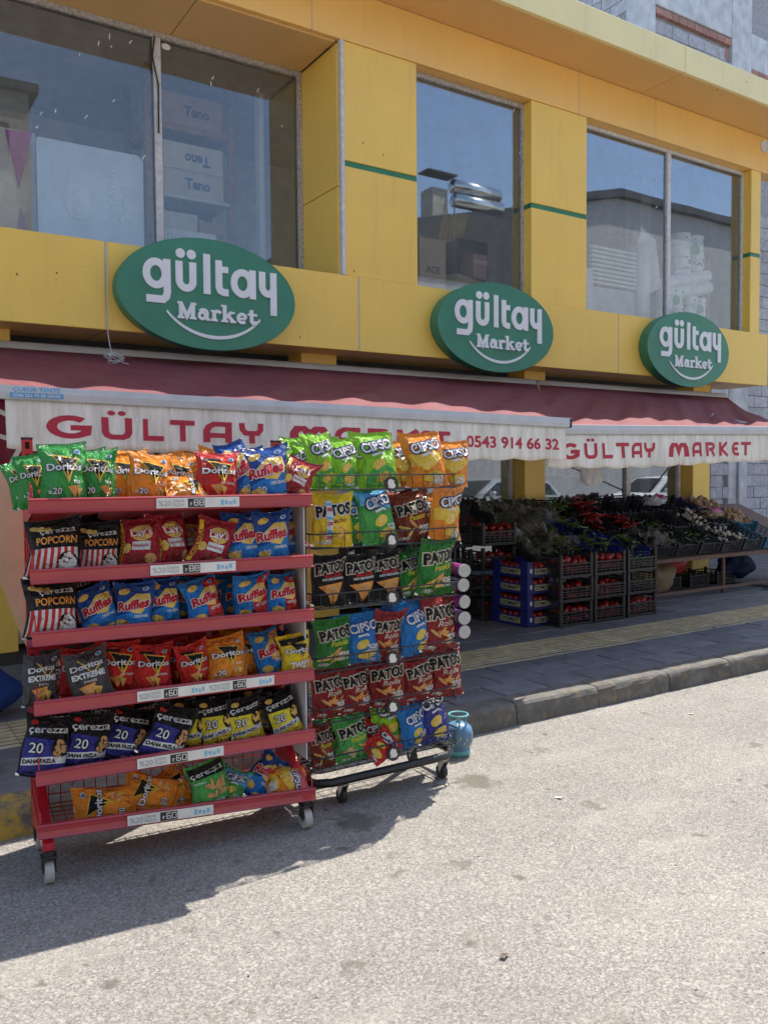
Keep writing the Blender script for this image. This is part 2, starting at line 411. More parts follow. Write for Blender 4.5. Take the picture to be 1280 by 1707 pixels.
# ------------------------------------------------------------------ helpers: meshes
class MB:
    """collects faces; build() links them as one mesh object"""
    def __init__(s):
        s.v, s.f, s.m = [], [], []
    def add(s, vs, fs, mi=0):
        o = len(s.v)
        s.v += [tuple(p) for p in vs]
        s.f += [tuple(i + o for i in f) for f in fs]
        s.m += [mi] * len(fs)
        return s
    def box(s, a, b, mi=0):
        (x0, y0, z0), (x1, y1, z1) = a, b
        return s.add([(x0, y0, z0), (x1, y0, z0), (x1, y1, z0), (x0, y1, z0), (x0, y0, z1), (x1, y0, z1), (x1, y1, z1), (x0, y1, z1)],
                     [(0, 3, 2, 1), (4, 5, 6, 7), (0, 1, 5, 4), (1, 2, 6, 5), (2, 3, 7, 6), (3, 0, 4, 7)], mi)
    def cbox(s, a, b, c=0.004, mi=0):
        """box with chamfered edges"""
        lo, hi = a, b
        vs, idx = [], {}
        for sx in (0, 1):
            for sy in (0, 1):
                for sz in (0, 1):
                    P = [(lo, hi)[k][i] for i, k in enumerate((sx, sy, sz))]
                    for ax in range(3):
                        q = list(P)
                        for j in range(3):
                            if j != ax:
                                q[j] += c if (sx, sy, sz)[j] == 0 else -c
                        idx[(sx, sy, sz, ax)] = len(vs)
                        vs.append(tuple(q))
        fs = []
        for ax in range(3):
            j, k = (ax + 1) % 3, (ax + 2) % 3
            for sg in (0, 1):
                ring = []
                for (p, q) in ((0, 0), (1, 0), (1, 1), (0, 1)):
                    key = [0, 0, 0]; key[ax] = sg; key[j] = p; key[k] = q
                    ring.append(idx[tuple(key) + (ax,)])
                fs.append(tuple(ring if sg else ring[::-1]))
            for p in (0, 1):                       # edges along ax
                for q in (0, 1):
                    k0 = [0, 0, 0]; k0[j] = p; k0[k] = q; k1 = list(k0); k1[ax] = 1
                    r = [idx[tuple(k0) + (j,)], idx[tuple(k1) + (j,)], idx[tuple(k1) + (k,)], idx[tuple(k0) + (k,)]]
                    fs.append(tuple(r if (p == q) else r[::-1]))
        for sx in (0, 1):
            for sy in (0, 1):
                for sz in (0, 1):
                    r = [idx[(sx, sy, sz, i)] for i in range(3)]
                    fs.append(tuple(r if (sx + sy + sz) % 2 == 1 else r[::-1]))
        return s.add(vs, fs, mi)
    def tube(s, pts, r, n=6, mi=0, closed=False, cap=True):
        pts = [Vector(p) for p in pts]
        rs = r if isinstance(r, (list, tuple)) else [r] * len(pts)
        N = len(pts)
        rings = []
        up = None
        for i, p in enumerate(pts):
            if closed:
                d = pts[(i + 1) % N] - pts[i - 1]
            else:
                d = pts[min(i + 1, N - 1)] - pts[max(i - 1, 0)]
            if d.length < 1e-9:
                d = Vector((0, 0, 1))
            d.normalize()
            if up is None:
                up = Vector((0, 0, 1)) if abs(d.z) < 0.9 else Vector((1, 0, 0))
            a = d.cross(up)
            if a.length < 1e-6:
                a = d.orthogonal()
            a.normalize()
            b = a.cross(d).normalized()
            up = b
            rings.append([p + (a * math.cos(2 * math.pi * k / n) + b * math.sin(2 * math.pi * k / n)) * rs[i] for k in range(n)])
        vs = [q for rg in rings for q in rg]
        fs = []
        M = N if closed else N - 1
        for i in range(M):
            j = (i + 1) % N
            for k in range(n):
                fs.append((i * n + k, i * n + (k + 1) % n, j * n + (k + 1) % n, j * n + k))
        if cap and not closed:
            fs.append(tuple(range(n))[::-1])
            fs.append(tuple((N - 1) * n + k for k in range(n)))
        return s.add(vs, fs, mi)
    def lathe(s, prof, n=20, mi=0, c=(0, 0, 0)):
        vs, fs = [], []
        for (r, z) in prof:
            for k in range(n):
                a = 2 * math.pi * k / n
                vs.append((c[0] + r * math.cos(a), c[1] + r * math.sin(a), c[2] + z))
        for i in range(len(prof) - 1):
            for k in range(n):
                fs.append((i * n + k, i * n + (k + 1) % n, (i + 1) * n + (k + 1) % n, (i + 1) * n + k))
        fs.append(tuple(range(n))[::-1])
        fs.append(tuple((len(prof) - 1) * n + k for k in range(n)))
        return s.add(vs, fs, mi)
    def prism(s, pts2, y0, y1, mi=0):
        """outline in x,z pulled from y0 (front) to y1"""
        n = len(pts2)
        vs = [(x, y0, z) for x, z in pts2] + [(x, y1, z) for x, z in pts2]
        fs = [tuple(range(n)), tuple(range(2 * n - 1, n - 1, -1))] + [((i + 1) % n, i, n + i, n + (i + 1) % n) for i in range(n)]
        return s.add(vs, fs, mi)
    def grid(s, fn, nu, nv, mi=0, flip=False):
        vs = [fn(i / nu, j / nv) for j in range(nv + 1) for i in range(nu + 1)]
        fs = []
        for j in range(nv):
            for i in range(nu):
                a = j * (nu + 1) + i
                q = (a, a + 1, a + nu + 2, a + nu + 1)
                fs.append(q[::-1] if flip else q)
        return s.add(vs, fs, mi)
    def mesh(s, name, smooth=False):
        me = bpy.data.meshes.new(name)
        me.from_pydata(s.v, [], s.f)
        me.polygons.foreach_set('material_index', s.m)
        if smooth:
            me.polygons.foreach_set('use_smooth', [True] * len(s.f))
        me.update()
        return me
    def build(s, name, mats, parent=None, loc=None, rot=None, smooth=False, fix=False):
        me = s.mesh(name, smooth)
        if fix:
            bm = bmesh.new(); bm.from_mesh(me)
            bmesh.ops.recalc_face_normals(bm, faces=bm.faces)
            bm.to_mesh(me); bm.free()
        for mm in (mats if isinstance(mats, (list, tuple)) else [mats]):
            me.materials.append(MAT[mm] if isinstance(mm, str) else mm)
        return link(name, me, parent, loc, rot)
def link(name, data, parent=None, loc=None, rot=None):
    o = bpy.data.objects.new(name, data)
    COL.objects.link(o)
    if parent is not None:
        o.parent = parent
    if loc is not None:
        o.location = loc
    if rot is not None:
        o.rotation_euler = rot
    return o
def tag(o, label, cat, group=None):
    o['label'] = label
    o['category'] = cat
    if group:
        o['group'] = group
    return o
def thing(name, label, cat, loc=(0, 0, 0), rz=0.0, group=None):
    return tag(link(name, None, None, loc, (0, 0, rz)), label, cat, group)
def struct(o, kind='structure'):
    o['kind'] = kind
    return o
def copy_tree(o, parent=None):
    c = o.copy()
    COL.objects.link(c)
    c.parent = parent
    for ch in o.children:
        copy_tree(ch, c)
    return c

# ------------------------------------------------------------------ helpers: flat lettering and print
_font_obj = None
_text_cache = {}
def flat_text(s, bold=0.0, shear=0.0, space=1.0):
    """glyph outlines of a word as a flat mesh, height of capitals about 0.7"""
    key = (s, bold, shear, space)
    if key in _text_cache:
        return _text_cache[key]
    cu = bpy.data.curves.new('t', 'FONT')
    cu.body = s
    cu.align_x = 'CENTER'
    cu.offset = bold
    cu.shear = shear
    cu.space_character = space
    cu.resolution_u = 3
    ob = bpy.data.objects.new('t', cu)
    COL.objects.link(ob)
    dg = bpy.context.evaluated_depsgraph_get()
    dg.update()
    me = bpy.data.meshes.new_from_object(ob.evaluated_get(dg))
    vs = [(v.co.x, v.co.y) for v in me.vertices]
    fs = [tuple(p.vertices) for p in me.polygons]
    bpy.data.meshes.remove(me)
    bpy.data.objects.remove(ob)
    bpy.data.curves.remove(cu)
    _text_cache[key] = (vs, fs)
    return vs, fs
def T(s, x, y, h, w=None, rot=0.0, bold=0.02, shear=0.0, space=1.0):
    """word centred at x, baseline y, capital height h, fitted to width w"""
    vs, fs = flat_text(s, bold, shear, space)
    vs0, _ = flat_text(s, 0.0, shear, space)
    x0 = min(p[0] for p in vs0); x1 = max(p[0] for p in vs0)
    sy = h / 0.70
    sx = sy if w is None else w / max(1e-6, x1 - x0)
    cx = (x0 + x1) / 2
    ca, sa = math.cos(rot), math.sin(rot)
    return [(x + (px_ - cx) * sx * ca - py_ * sy * sa, y + (px_ - cx) * sx * sa + py_ * sy * ca) for px_, py_ in vs], fs
def ELL(cx, cy, rx, ry, rot=0.0, n=18, a0=0.0, a1=2 * math.pi):
    ca, sa = math.cos(rot), math.sin(rot)
    full = abs(a1 - a0 - 2 * math.pi) < 1e-6
    pts = []
    for k in range(n + (0 if full else 1)):
        a = a0 + (a1 - a0) * k / n
        dx, dy = rx * math.cos(a), ry * math.sin(a)
        pts.append((cx + dx * ca - dy * sa, cy + dx * sa + dy * ca))
    return pts, [tuple(range(len(pts)))]
def POLY(*pts):
    return list(pts), [tuple(range(len(pts)))]
def RECT(x0, y0, x1, y1):
    return POLY((x0, y0), (x1, y0), (x1, y1), (x0, y1))
def STROKE(pts, w, closed=False):
    """ribbon of width w along a line"""
    N = len(pts)
    L_, R_ = [], []
    for i, p in enumerate(pts):
        a = pts[i - 1] if (i > 0 or closed) else None
        b = pts[(i + 1) % N] if (i < N - 1 or closed) else None
        def dirn(p, q):
            l = math.hypot(q[0] - p[0], q[1] - p[1]) or 1e-9
            return ((q[0] - p[0]) / l, (q[1] - p[1]) / l)
        if a is None: d0 = d1 = dirn(p, b)
        elif b is None: d0 = d1 = dirn(a, p)
        else: d0, d1 = dirn(a, p), dirn(p, b)
        n0, n1 = (-d0[1], d0[0]), (-d1[1], d1[0])
        mx_, my_ = n0[0] + n1[0], n0[1] + n1[1]
        l = math.hypot(mx_, my_) or 1e-9
        mx_, my_ = mx_ / l, my_ / l
        k = w / 2 / max(0.35, mx_ * n0[0] + my_ * n0[1])
        L_.append((p[0] + mx_ * k, p[1] + my_ * k)); R_.append((p[0] - mx_ * k, p[1] - my_ * k))
    vs = L_ + R_
    fs = [(i, N + i, N + (i + 1) % N, (i + 1) % N) for i in range(N if closed else N - 1)]
    return vs, fs
def arc(cx, cy, rx, ry, a0, a1, n=14):
    return [(cx + rx * math.cos(R(a0 + (a1 - a0) * k / n)), cy + ry * math.sin(R(a0 + (a1 - a0) * k / n))) for k in range(n + 1)]
def MERGE(*parts):
    vs, fs = [], []
    for v, f in parts:
        o = len(vs)
        vs += list(v)
        fs += [tuple(i + o for i in q) for q in f]
    return vs, fs
def cut(flat, sx, sy):
    """split a flat shape along a grid so that it can follow a curved surface"""
    vs, fs = flat
    bm = bmesh.new()
    bv = [bm.verts.new((p[0], p[1], 0)) for p in vs]
    for f in fs:
        try:
            bm.faces.new([bv[i] for i in f])
        except ValueError:
            pass
    xs = [p[0] for p in vs]; ys = [p[1] for p in vs]
    for lo, hi, stp, ax in ((min(xs), max(xs), sx, 0), (min(ys), max(ys), sy, 1)):
        k = math.floor(lo / stp) + 1
        while k * stp < hi:
            co = (k * stp, 0, 0) if ax == 0 else (0, k * stp, 0)
            no = (1, 0, 0) if ax == 0 else (0, 1, 0)
            bmesh.ops.bisect_plane(bm, geom=bm.verts[:] + bm.edges[:] + bm.faces[:], plane_co=co, plane_no=no, dist=1e-6)
            k += 1
    bmesh.ops.triangulate(bm, faces=bm.faces[:])
    bm.verts.index_update()
    out = ([(v.co.x, v.co.y) for v in bm.verts], [tuple(v.index for v in f.verts) for f in bm.faces])
    bm.free()
    return out
def solid(mb, flat, y0, y1, mi=0, place=lambda x, z: (x, z)):
    """flat letters given thickness: front at y0, back at y1"""
    vs, fs = flat
    n = len(vs)
    P = [place(*p) for p in vs]
    V = [(p[0], y0, p[1]) for p in P] + [(p[0], y1, p[1]) for p in P]
    F = []
    edges = {}
    for f in fs:
        area = sum(P[f[i]][0] * P[f[(i + 1) % len(f)]][1] - P[f[(i + 1) % len(f)]][0] * P[f[i]][1] for i in range(len(f)))
        g = f if area > 0 else f[::-1]
        F.append(g)
        for i in range(len(g)):
            e = (g[i], g[(i + 1) % len(g)])
            edges[e] = edges.get(e, 0) + 1
    for (a, b) in list(edges):
        if (b, a) not in edges:
            F.append((b, a, n + a, n + b))
    mb.add(V, F, mi)

# ------------------------------------------------------------------ the setting: road, kerb, pavement
mb = MB()
mb.add([(-150, -150, 0), (150, -150, 0), (150, 150, 0), (-150, 150, 0)], [(0, 1, 2, 3)])
struct(mb.build('road', 'asphalt'))

pav = MB()
pav.box((-8, 4.16, -0.02), (16, 9.2, 0.126))
pavement = struct(pav.build('pavement', 'paver_bed'))
TACT0, TACT1 = 4.86, 5.42
rnd = random.Random(3)
def share(meshes, name, mat, parent, n, fn):
    pass
PW, PD = 0.405, 0.272
pv_mesh = []
for k in range(4):
    q = MB(); q.cbox((-PW / 2 + 0.006, -PD / 2 + 0.006, -0.02), (PW / 2 - 0.006, PD / 2 - 0.006, 0.016), 0.006)
    me = q.mesh('paver'); me.materials.append(MAT['paver']); pv_mesh.append(me)
rows = [4.16 + PD / 2, 4.16 + PD * 1.5, 4.70 + PD / 2 - 0.012] + [TACT1 + PD * (k + 0.5) for k in range(6)]
pcount = 0
for r_i, y in enumerate(rows):
    off = (r_i % 2) * PW / 2
    for k in range(-1, 26):
        x = 0.2 + off + k * PW
        if pcount > 292 or x > 9.6:
            continue
        o = link('paver', pv_mesh[rnd.randrange(4)], pavement, (x, y, 0.126 + rnd.uniform(-0.0025, 0.0015)), (rnd.uniform(-.006, .006), rnd.uniform(-.006, .006), rnd.uniform(-.004, .004)))
        pcount += 1
far = MB()
for y in [TACT1 + PD * (k + 0.5) for k in range(6, 13)] + rows:
    for k in range(26, 42):
        x = 0.2 + k * PW - 1.0
        if x > 9.8:
            far.cbox((x - PW / 2 + .004, y - PD / 2 + .004, .1), (x + PW / 2 - .004, y + PD / 2 - .004, .142), .005)
o = far.build('paver_field', 'paver', pavement); o['kind'] = 'stuff'
tt = MB()
TS = 0.28
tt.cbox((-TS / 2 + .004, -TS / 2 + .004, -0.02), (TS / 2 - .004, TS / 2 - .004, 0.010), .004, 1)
for k in range(4):
    yy = -TS / 2 + 0.035 + k * 0.07
    tt.cbox((-TS / 2 + .002, yy - .019, 0.0085), (TS / 2 - .002, yy + .019, 0.0185), .003)
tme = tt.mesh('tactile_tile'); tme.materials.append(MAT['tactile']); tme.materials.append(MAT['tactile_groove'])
for row in range(2):
    for k in range(-1, 36):
        x = 0.1 + k * TS
        link('tactile_tile', tme, pavement, (x, TACT0 + TS * (row + 0.5), 0.126 + rnd.uniform(-.002, .001)), (0, 0, rnd.choice((0, math.pi)) + rnd.uniform(-.004, .004)))

kx = [-3.0, -2.25, -1.5, -0.75, 0.0, 0.72, 1.43, 2.14, 2.86, 3.58, 4.32, 5.06, 5.78, 6.5, 7.22, 7.95, 8.7, 9.4, 10.1, 10.9]
kerb = struct(link('kerb', None))
for i in range(len(kx) - 1):
    q = MB()
    x0, x1 = kx[i] + 0.004, kx[i + 1] - 0.004
    # profile: sloping front face, rounded upper edge
    prof = [(3.975, -0.02), (3.985, 0.10), (3.992, 0.122), (4.004, 0.136), (4.022, 0.142), (4.158, 0.144), (4.158, -0.02)]
    NX = 8
    vs, fs = [], []
    for a in range(NX + 1):
        xx = x0 + (x1 - x0) * a / NX
        edge = 0.006 if a in (0, NX) else 0.0
        for b, (yy, zz) in enumerate(prof):
            j = rnd.uniform(-0.006, 0.005) if 1 <= b <= 4 else 0
            vs.append((xx, yy + j + (edge if b < 5 else 0), zz + j * 0.6 - (edge if 1 < b < 6 else 0)))
    n = len(prof)
    for a in range(NX):
        for b in range(n):
            fs.append((a * n + b, a * n + (b + 1) % n, (a + 1) * n + (b + 1) % n, (a + 1) * n + b))
    fs += [tuple(range(n))[::-1], tuple(NX * n + b for b in range(n))]
    q.add(vs, fs)
    q.build('kerb_stone', 'kerb_yellow' if i in (3, 4) else 'kerb', kerb, fix=True)

# ------------------------------------------------------------------ the market building
B = thing('market_building', 'two storey shop building clad in yellow panels with large upper windows', 'building')
YB, ZB0, ZB1, ZW1, ZS = 7.2, 2.83, 3.56, 5.82, 6.31
XL, XR = -4.0, 11.05
def panel(name, x0, x1, z0, z1, y, mat, depth=0.05, ch=0.004):
    q = MB(); q.cbox((x0, y, z0), (x1, y + depth, z1), ch)
    return q.build(name, mat, B)
def hpanel(name, x0, x1, y0, y1, z, mat, depth=0.03):
    q = MB(); q.cbox((x0, y0, z), (x1, y1, z + depth), 0.003)
    return q.build(name, mat, B)
G = 0.008
bj = [XL, -1.82, 1.93, 4.39, 8.13, XR + 0.2]
for a, b in zip(bj[:-1], bj[1:]):
    panel('band_panel', a + G, b - G, ZB0, ZB1, YB, 'yellow_panel')
for x in bj[1:-1]:
    q = MB(); q.box((x - G - .004, YB + .006, ZB0 + .002), (x + G + .004, YB + .03, ZB1 - .002)); q.build('joint_strip', 'sealant', B)
cj = [XL, 0.35, 3.9, 7.44, 8.8, 12.4]
for a, b in zip(cj[:-1], cj[1:]):
    panel('beam_panel', a + G / 2, b - G / 2, ZW1, ZS - .004, YB, 'orange_panel')
    hpanel('beam_underside', a + G / 2, b - G / 2, YB + .055, 7.42, ZW1 + .002, 'orange_panel')
for x in cj[1:-1]:
    q = MB(); q.box((x - G, YB + .006, ZW1 + .002), (x + G, YB + .03, ZS - .006)); q.build('joint_strip', 'sealant', B)
# eave: soffit and fascia
YF = 6.55
ej = [XL, 0.6, 4.55, 8.52, 12.6]
for a, b in zip(ej[:-1], ej[1:]):
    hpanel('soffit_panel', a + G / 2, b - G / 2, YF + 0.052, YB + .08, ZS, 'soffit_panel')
    panel('fascia_panel', a + G / 2, b - G / 2, ZS - .004, 6.615, YF, 'cream_panel')
for x in ej[1:-1]:
    q = MB(); q.box((x - G, YF + .008, ZS + .004), (x + G, YF + .04, 6.61)); q.build('joint_strip', 'sealant', B)
# recess over the left window
rj = [XL, 0.1, 2.79, 4.18]
for a, b in zip(rj[:-1], rj[1:]):
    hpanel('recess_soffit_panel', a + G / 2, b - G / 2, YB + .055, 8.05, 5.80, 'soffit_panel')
# pillars between the windows
def pillar(x0, x1, side=True, yb=7.36, zs=4.65):
    panel('pillar_panel', x0, x1, zs + .028, ZW1 - .003, YB + .012, 'yellow_panel')
    panel('pillar_panel', x0, x1, ZB1 + .002, zs - .028, YB + .012, 'yellow_panel')
    q = MB(); q.box((x0 + .002, YB + .022, zs - .026), (x1 - .002, YB + .05, zs + .026)); q.build('pillar_strip', 'green_strip', B)
    if side:
        for z0, z1 in ((zs + .028, ZW1 - .003), (ZB1 + .002, zs - .028)):
            q = MB(); q.cbox((x0 + .001, YB + .065, z0), (x0 + .03, yb, z1), .003); q.build('pillar_side', 'yellow_panel', B)
        q = MB(); q.box((x0 + .006, YB + .065, zs - .026), (x0 + .03, yb, zs + .026)); q.build('pillar_strip', 'green_strip', B)
pillar(4.245, 5.115, side=False)
pillar(6.70, 7.585)
pillar(10.83, 11.05)
q = MB(); q.cbox((4.205, YB - .006, ZB1 + .002), (4.243, YB + .05, ZW1 - .003), .004); q.build('corner_trim', 'white_frame', B)
for z0, z1 in ((ZB1, 4.425), (4.433, 5.795)):
    q = MB(); q.cbox((4.19, YB + .052, z0), (4.215, 8.06, z1), .002); q.build('return_panel', 'yellow_panel', B)
# structural core: floor slab, piers, room walls, roof
core = MB()
core.box((XL, 7.30, 2.86), (11.0, 13.2, 3.50))                       # floor slab
core.box((XL, 7.28, ZS + .04), (12.5, 13.2, 6.58))                   # roof slab
core.box((XL, YF + .06, ZS + .04), (12.5, 7.27, 6.58))
core.box((4.22, 7.27, 3.51), (5.10, 8.05, 6.30))
core.box((6.74, 7.27, 3.51), (7.57, 7.60, 6.30))
core.box((10.87, 7.27, 3.51), (11.02, 13.2, 6.30))
core.box((XL, 8.12, 5.84), (4.2, 8.2, 6.30))
core.box((5.1, 7.44, 5.86), (10.9, 7.5, 6.30))
core.build('core_wall', 'core_wall', B)
q = MB(); q.box((XL, 11.6, 3.5), (10.9, 11.7, 6.3)); q.box((XL, 8.2, 6.22), (10.9, 11.6, 6.3)); q.box((XL - .1, 8.0, 3.5), (XL, 11.6, 6.3)); q.build('room_wall', 'room_wall', B)
# underside of the band
for a, b in zip(bj[:-1], bj[1:]):
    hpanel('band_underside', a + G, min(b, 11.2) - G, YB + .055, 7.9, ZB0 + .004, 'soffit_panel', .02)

# upper windows
def window(x0, x1, z0, z1, y, mull, fmat='white_frame', fw=0.05):
    q = MB()
    q.cbox((x0, y - .03, z0), (x0 + fw, y + .03, z1), .004)
    q.cbox((x1 - fw, y - .03, z0), (x1, y + .03, z1), .004)
    q.cbox((x0 + fw, y - .03, z1 - fw), (x1 - fw, y + .03, z1), .004)
    q.cbox((x0 + fw, y - .03, z0), (x1 - fw, y + .03, z0 + fw), .004)
    w = q.build('window', fmat, B)
    ed = [x0 + fw] + [m_ for mm in mull for m_ in (mm - .035, mm + .035)] + [x1 - fw]
    for mm in mull:
        k = MB(); k.cbox((mm - .035, y - .035, z0 + fw), (mm + .035, y + .028, z1 - fw), .004); k.build('mullion', 'white_frame', w)
    for i in range(0, len(ed), 2):
        k = MB(); k.box((ed[i] + .001, y - .004, z0 + fw + .001), (ed[i + 1] - .001, y + .002, z1 - fw - .001)); k.build('pane', 'window_glass', w)
        k = MB()
        for (a, b) in (((ed[i] + .001, y + .004, z0 + fw), (ed[i] + .016, y + .02, z1 - fw)), ((ed[i + 1] - .016, y + .004, z0 + fw), (ed[i + 1] - .001, y + .02, z1 - fw)),
                       ((ed[i] + .016, y + .004, z1 - fw - .016), (ed[i + 1] - .016, y + .02, z1 - fw))):
            k.box(a, b)
        k.build('gasket', 'dark_rubber', w)
    return w
W1 = window(-1.6, 4.19, 3.50, 5.80, 8.0, [2.655], 'dirty_frame', 0.055)
W2 = window(5.12, 6.73, 3.50, 5.82, 7.37, [], 'dirty_frame', 0.055)
W3 = window(7.58, 10.86, 3.50, 5.82, 7.37, [9.24], 'white_frame', 0.045)
# paint specks on the panes, screw marks on the panels
spr = random.Random(5)
for win, Y, pts in ((W1, 7.994, [(165, 72), (183, 61), (186, 78), (218, 70), (133, 91), (69, 189), (93, 185), (62, 212), (190, 168), (144, 195), (240, 262), (277, 78), (355, 130), (352, 140), (430, 150), (470, 210)]), (W2, 7.364, [(747, 157), (785, 228), (856, 184), (866, 255), (832, 205)]), (W3, 7.364, [(1093, 300), (1094, 345), (1045, 395), (1165, 330)])):
    for (sx_, sy_) in pts:
        p = on_y(sx_, sy_, Y); q = MB()
        L_ = spr.uniform(.012, .034) if (sx_, sy_) != (277, 78) else .05
        fl = ELL(0, 0, L_ if (sx_, sy_) != (277, 78) else .032, spr.uniform(.003, .006) if (sx_, sy_) != (277, 78) else .045, spr.uniform(.8, 1.6), 8)
        q.add([(p.x + x, Y - .0012, p.z + z) for x, z in fl[0]], fl[1]); q.build('paint_speck', 'sign_white', win)
for (sx_, sy_) in ((29, 457), (95, 455), (639, 258), (605, 238), (590, 452), (1195, 150), (1243, 137), (500, 562)):
    Y = YF if sy_ < 160 else YB
    p = on_y(sx_, sy_, Y + (.012 if 230 < sy_ < 456 and sx_ > 580 else 0)); q = MB()
    fl = ELL(0, 0, .007, .010, .3, 9)
    q.add([(p.x + x, p.y - .0015, p.z + z) for x, z in fl[0]], fl[1]); q.build('screw_mark', 'dark_brown' if 'dark_brown' in MAT else 'dark_rubber', B)
# loose sealant strip on the left mullion
q = MB(); q.tube([(2.63, 7.955, 5.74), (2.60, 7.945, 5.55), (2.655, 7.95, 5.30), (2.65, 7.95, 4.85)], .008, 5); q.build('torn_gasket', 'dark_rubber', B)
q = MB()
pts = [(0, 0), (.10, -.03), (.17, 0.02), (.2, .09), (.15, .14), (.05, .15), (-.01, .09)]
q.prism([(11.02 + x, 6.12 + z) for x, z in pts], YB - .012, YB - .002); q.build('broken_patch', 'concrete', B)

# ground floor: pillars, shop windows, dark shop inside
for x0, x1 in ((0.86, 1.24), (3.95, 4.36), (6.95, 7.29), (10.12, 10.50)):
    q = MB(); q.cbox((x0, 7.60, .13), (x1, 7.90, 2.86), .006); q.build('ground_pillar', 'yellow_panel', B)
def shopwin(x0, x1, mull, fm='white_frame'):
    q = MB(); y = 7.82; f = .06
    z0, z1 = .16, 2.75
    q.cbox((x0, y - .03, z0), (x0 + f, y + .03, z1), .004); q.cbox((x1 - f, y - .03, z0), (x1, y + .03, z1), .004)
    q.cbox((x0 + f, y - .03, z1 - f), (x1 - f, y + .03, z1), .004); q.cbox((x0 + f, y - .03, z0), (x1 - f, y + .03, z0 + .10), .004)
    w = q.build('shop_window', fm, B)
    ed = [x0 + f] + [m_ for mm in mull for m_ in (mm - .045, mm + .045)] + [x1 - f]
    for mm in mull:
        k = MB(); k.cbox((mm - .045, y - .04, z0 + .1), (mm + .045, y + .028, z1 - f), .005); k.build('mullion', 'white_frame', w)
    for i in range(0, len(ed), 2):
        k = MB(); k.box((ed[i] + .001, y - .004, z0 + .101), (ed[i + 1] - .001, y + .002, z1 - f - .001)); k.build('pane', 'window_glass', w)
shopwin(-2.5, .86, [-.6]); shopwin(1.25, 3.94, [2.6]); shopwin(4.37, 6.94, [5.6]); shopwin(7.30, 10.11, [9.0])
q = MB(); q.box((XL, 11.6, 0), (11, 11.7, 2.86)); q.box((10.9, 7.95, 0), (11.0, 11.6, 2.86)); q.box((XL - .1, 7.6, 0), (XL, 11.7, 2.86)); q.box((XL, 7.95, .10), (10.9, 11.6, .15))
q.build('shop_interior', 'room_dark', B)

# ------------------------------------------------------------------ oval signs
W_ = 0.062
GULTAY = [STROKE(arc(-.490, .128, .081, .097, 0, 342, 19), W_, True), STROKE([(-.394, .256), (-.394, -.02), (-.402, -.058), (-.432, -.086), (-.575, -.086)], W_),
          STROKE([(-.288, .256)] + arc(-.227, .095, .061, .064, 180, 360, 12) + [(-.166, .256)], W_), ELL(-.275, .322, .041, .041), ELL(-.178, .322, .041, .041),
          STROKE([(-.04, .0), (-.04, .345)], W_), STROKE([(.07, .305), (.07, .075), (.082, .043), (.11, .031), (.158, .031)], W_), STROKE([(.101, .228), (.158, .228)], .055),
          STROKE(arc(.292, .128, .081, .097, 0, 342, 19), W_, True), STROKE([(.389, 0), (.389, .256)], W_),
          STROKE([(.483, .256)] + arc(.5385, .125, .0555, .064, 180, 330, 10), W_), STROKE([(.594, .256), (.594, -.128)], W_)]
x0 = -.308
MARKET = [STROKE([(x0 + .030, 0), (x0 + .030, .143)], .034), STROKE([(x0 + .137, 0), (x0 + .137, .143)], .036), STROKE([(x0 + .028, .135), (x0 + .0825, .022), (x0 + .137, .135)], .032),
          RECT(x0, 0, x0 + .062, .02), RECT(x0 + .105, 0, x0 + .168, .02), RECT(x0, .123, x0 + .045, .143), RECT(x0 + .125, .123, x0 + .168, .143),
          STROKE(arc(-.088, .040, .028, .028, 0, 342, 12), .026, True), STROKE([(-.046, .012), (-.046, .072)], .032), STROKE(arc(-.078, .070, .034, .022, 0, 165, 8), .026), RECT(-.056, 0, -.018, .02),
          STROKE([(.02, 0), (.02, .097)], .034), RECT(-.012, 0, .052, .02), RECT(-.012, .079, .03, .097), STROKE(arc(.052, .062, .030, .027, 165, 25, 8), .028),
          STROKE([(.118, 0), (.118, .150)], .034), RECT(.086, 0, .15, .02), RECT(.086, .131, .125, .150), STROKE([(.125, .042), (.182, .095)], .026), STROKE([(.146, .066), (.196, .008)], .032), RECT(.168, 0, .222, .02), RECT(.158, .079, .21, .097),
          STROKE(arc(.280, .048, .036, .037, 5, 318, 14), .028), STROKE([(.250, .046), (.318, .046)], .018),
          STROKE([(.372, .130), (.372, .032), (.386, .014), (.425, .020)], .034), STROKE([(.335, .088), (.425, .088)], .020)]
SMILE = ([], [])
top = arc(0.03, .10, .53, .455, 216, 324, 22)
bot = arc(0.03, .13, .55, .515, 218, 322, 22)
SMILE = (top + bot, [(i, i + 1, 23 + i + 1, 23 + i) for i in range(22)])
def sign(cx, label, tilt=0.0):
    s = thing('oval_sign', label, 'sign', (cx, 7.055, 3.185), 0, 'green oval signs on the yellow band')
    s.rotation_euler = (0, tilt, 0)
    q = MB()
    n = 64
    ring = [(.815 * math.cos(2 * math.pi * k / n), .475 * math.sin(2 * math.pi * k / n)) for k in range(n)]
    q.prism([p for p in ring], 0.0, 0.141)
    q.build('board', 'sign_green', s, fix=True)
    q = MB()
    q.tube([(x * 1.001, .004, z * 1.001) for x, z in ring], .006, 5, closed=True); q.build('board_edge', 'sign_green', s, smooth=True)
    for nm, strokes, dz in (('name_lettering', GULTAY, 0.0), ('market_lettering', MARKET, -.230)):
        q = MB()
        for i, st in enumerate(strokes):
            solid(q, st, -.012 - .0005 * i, .0005, 0, lambda x, z: (x, z + dz))
        q.build(nm, 'sign_white', s)
    q = MB(); solid(q, SMILE, -.010, .0005); q.build('smile_line', 'sign_white', s)
sign(2.79, 'large green oval shop sign nearest the left edge, above the long awning')
sign(6.07, 'green oval shop sign in the middle, below the single pane window')
sign(9.31, 'green oval shop sign farthest to the right, below the double window')

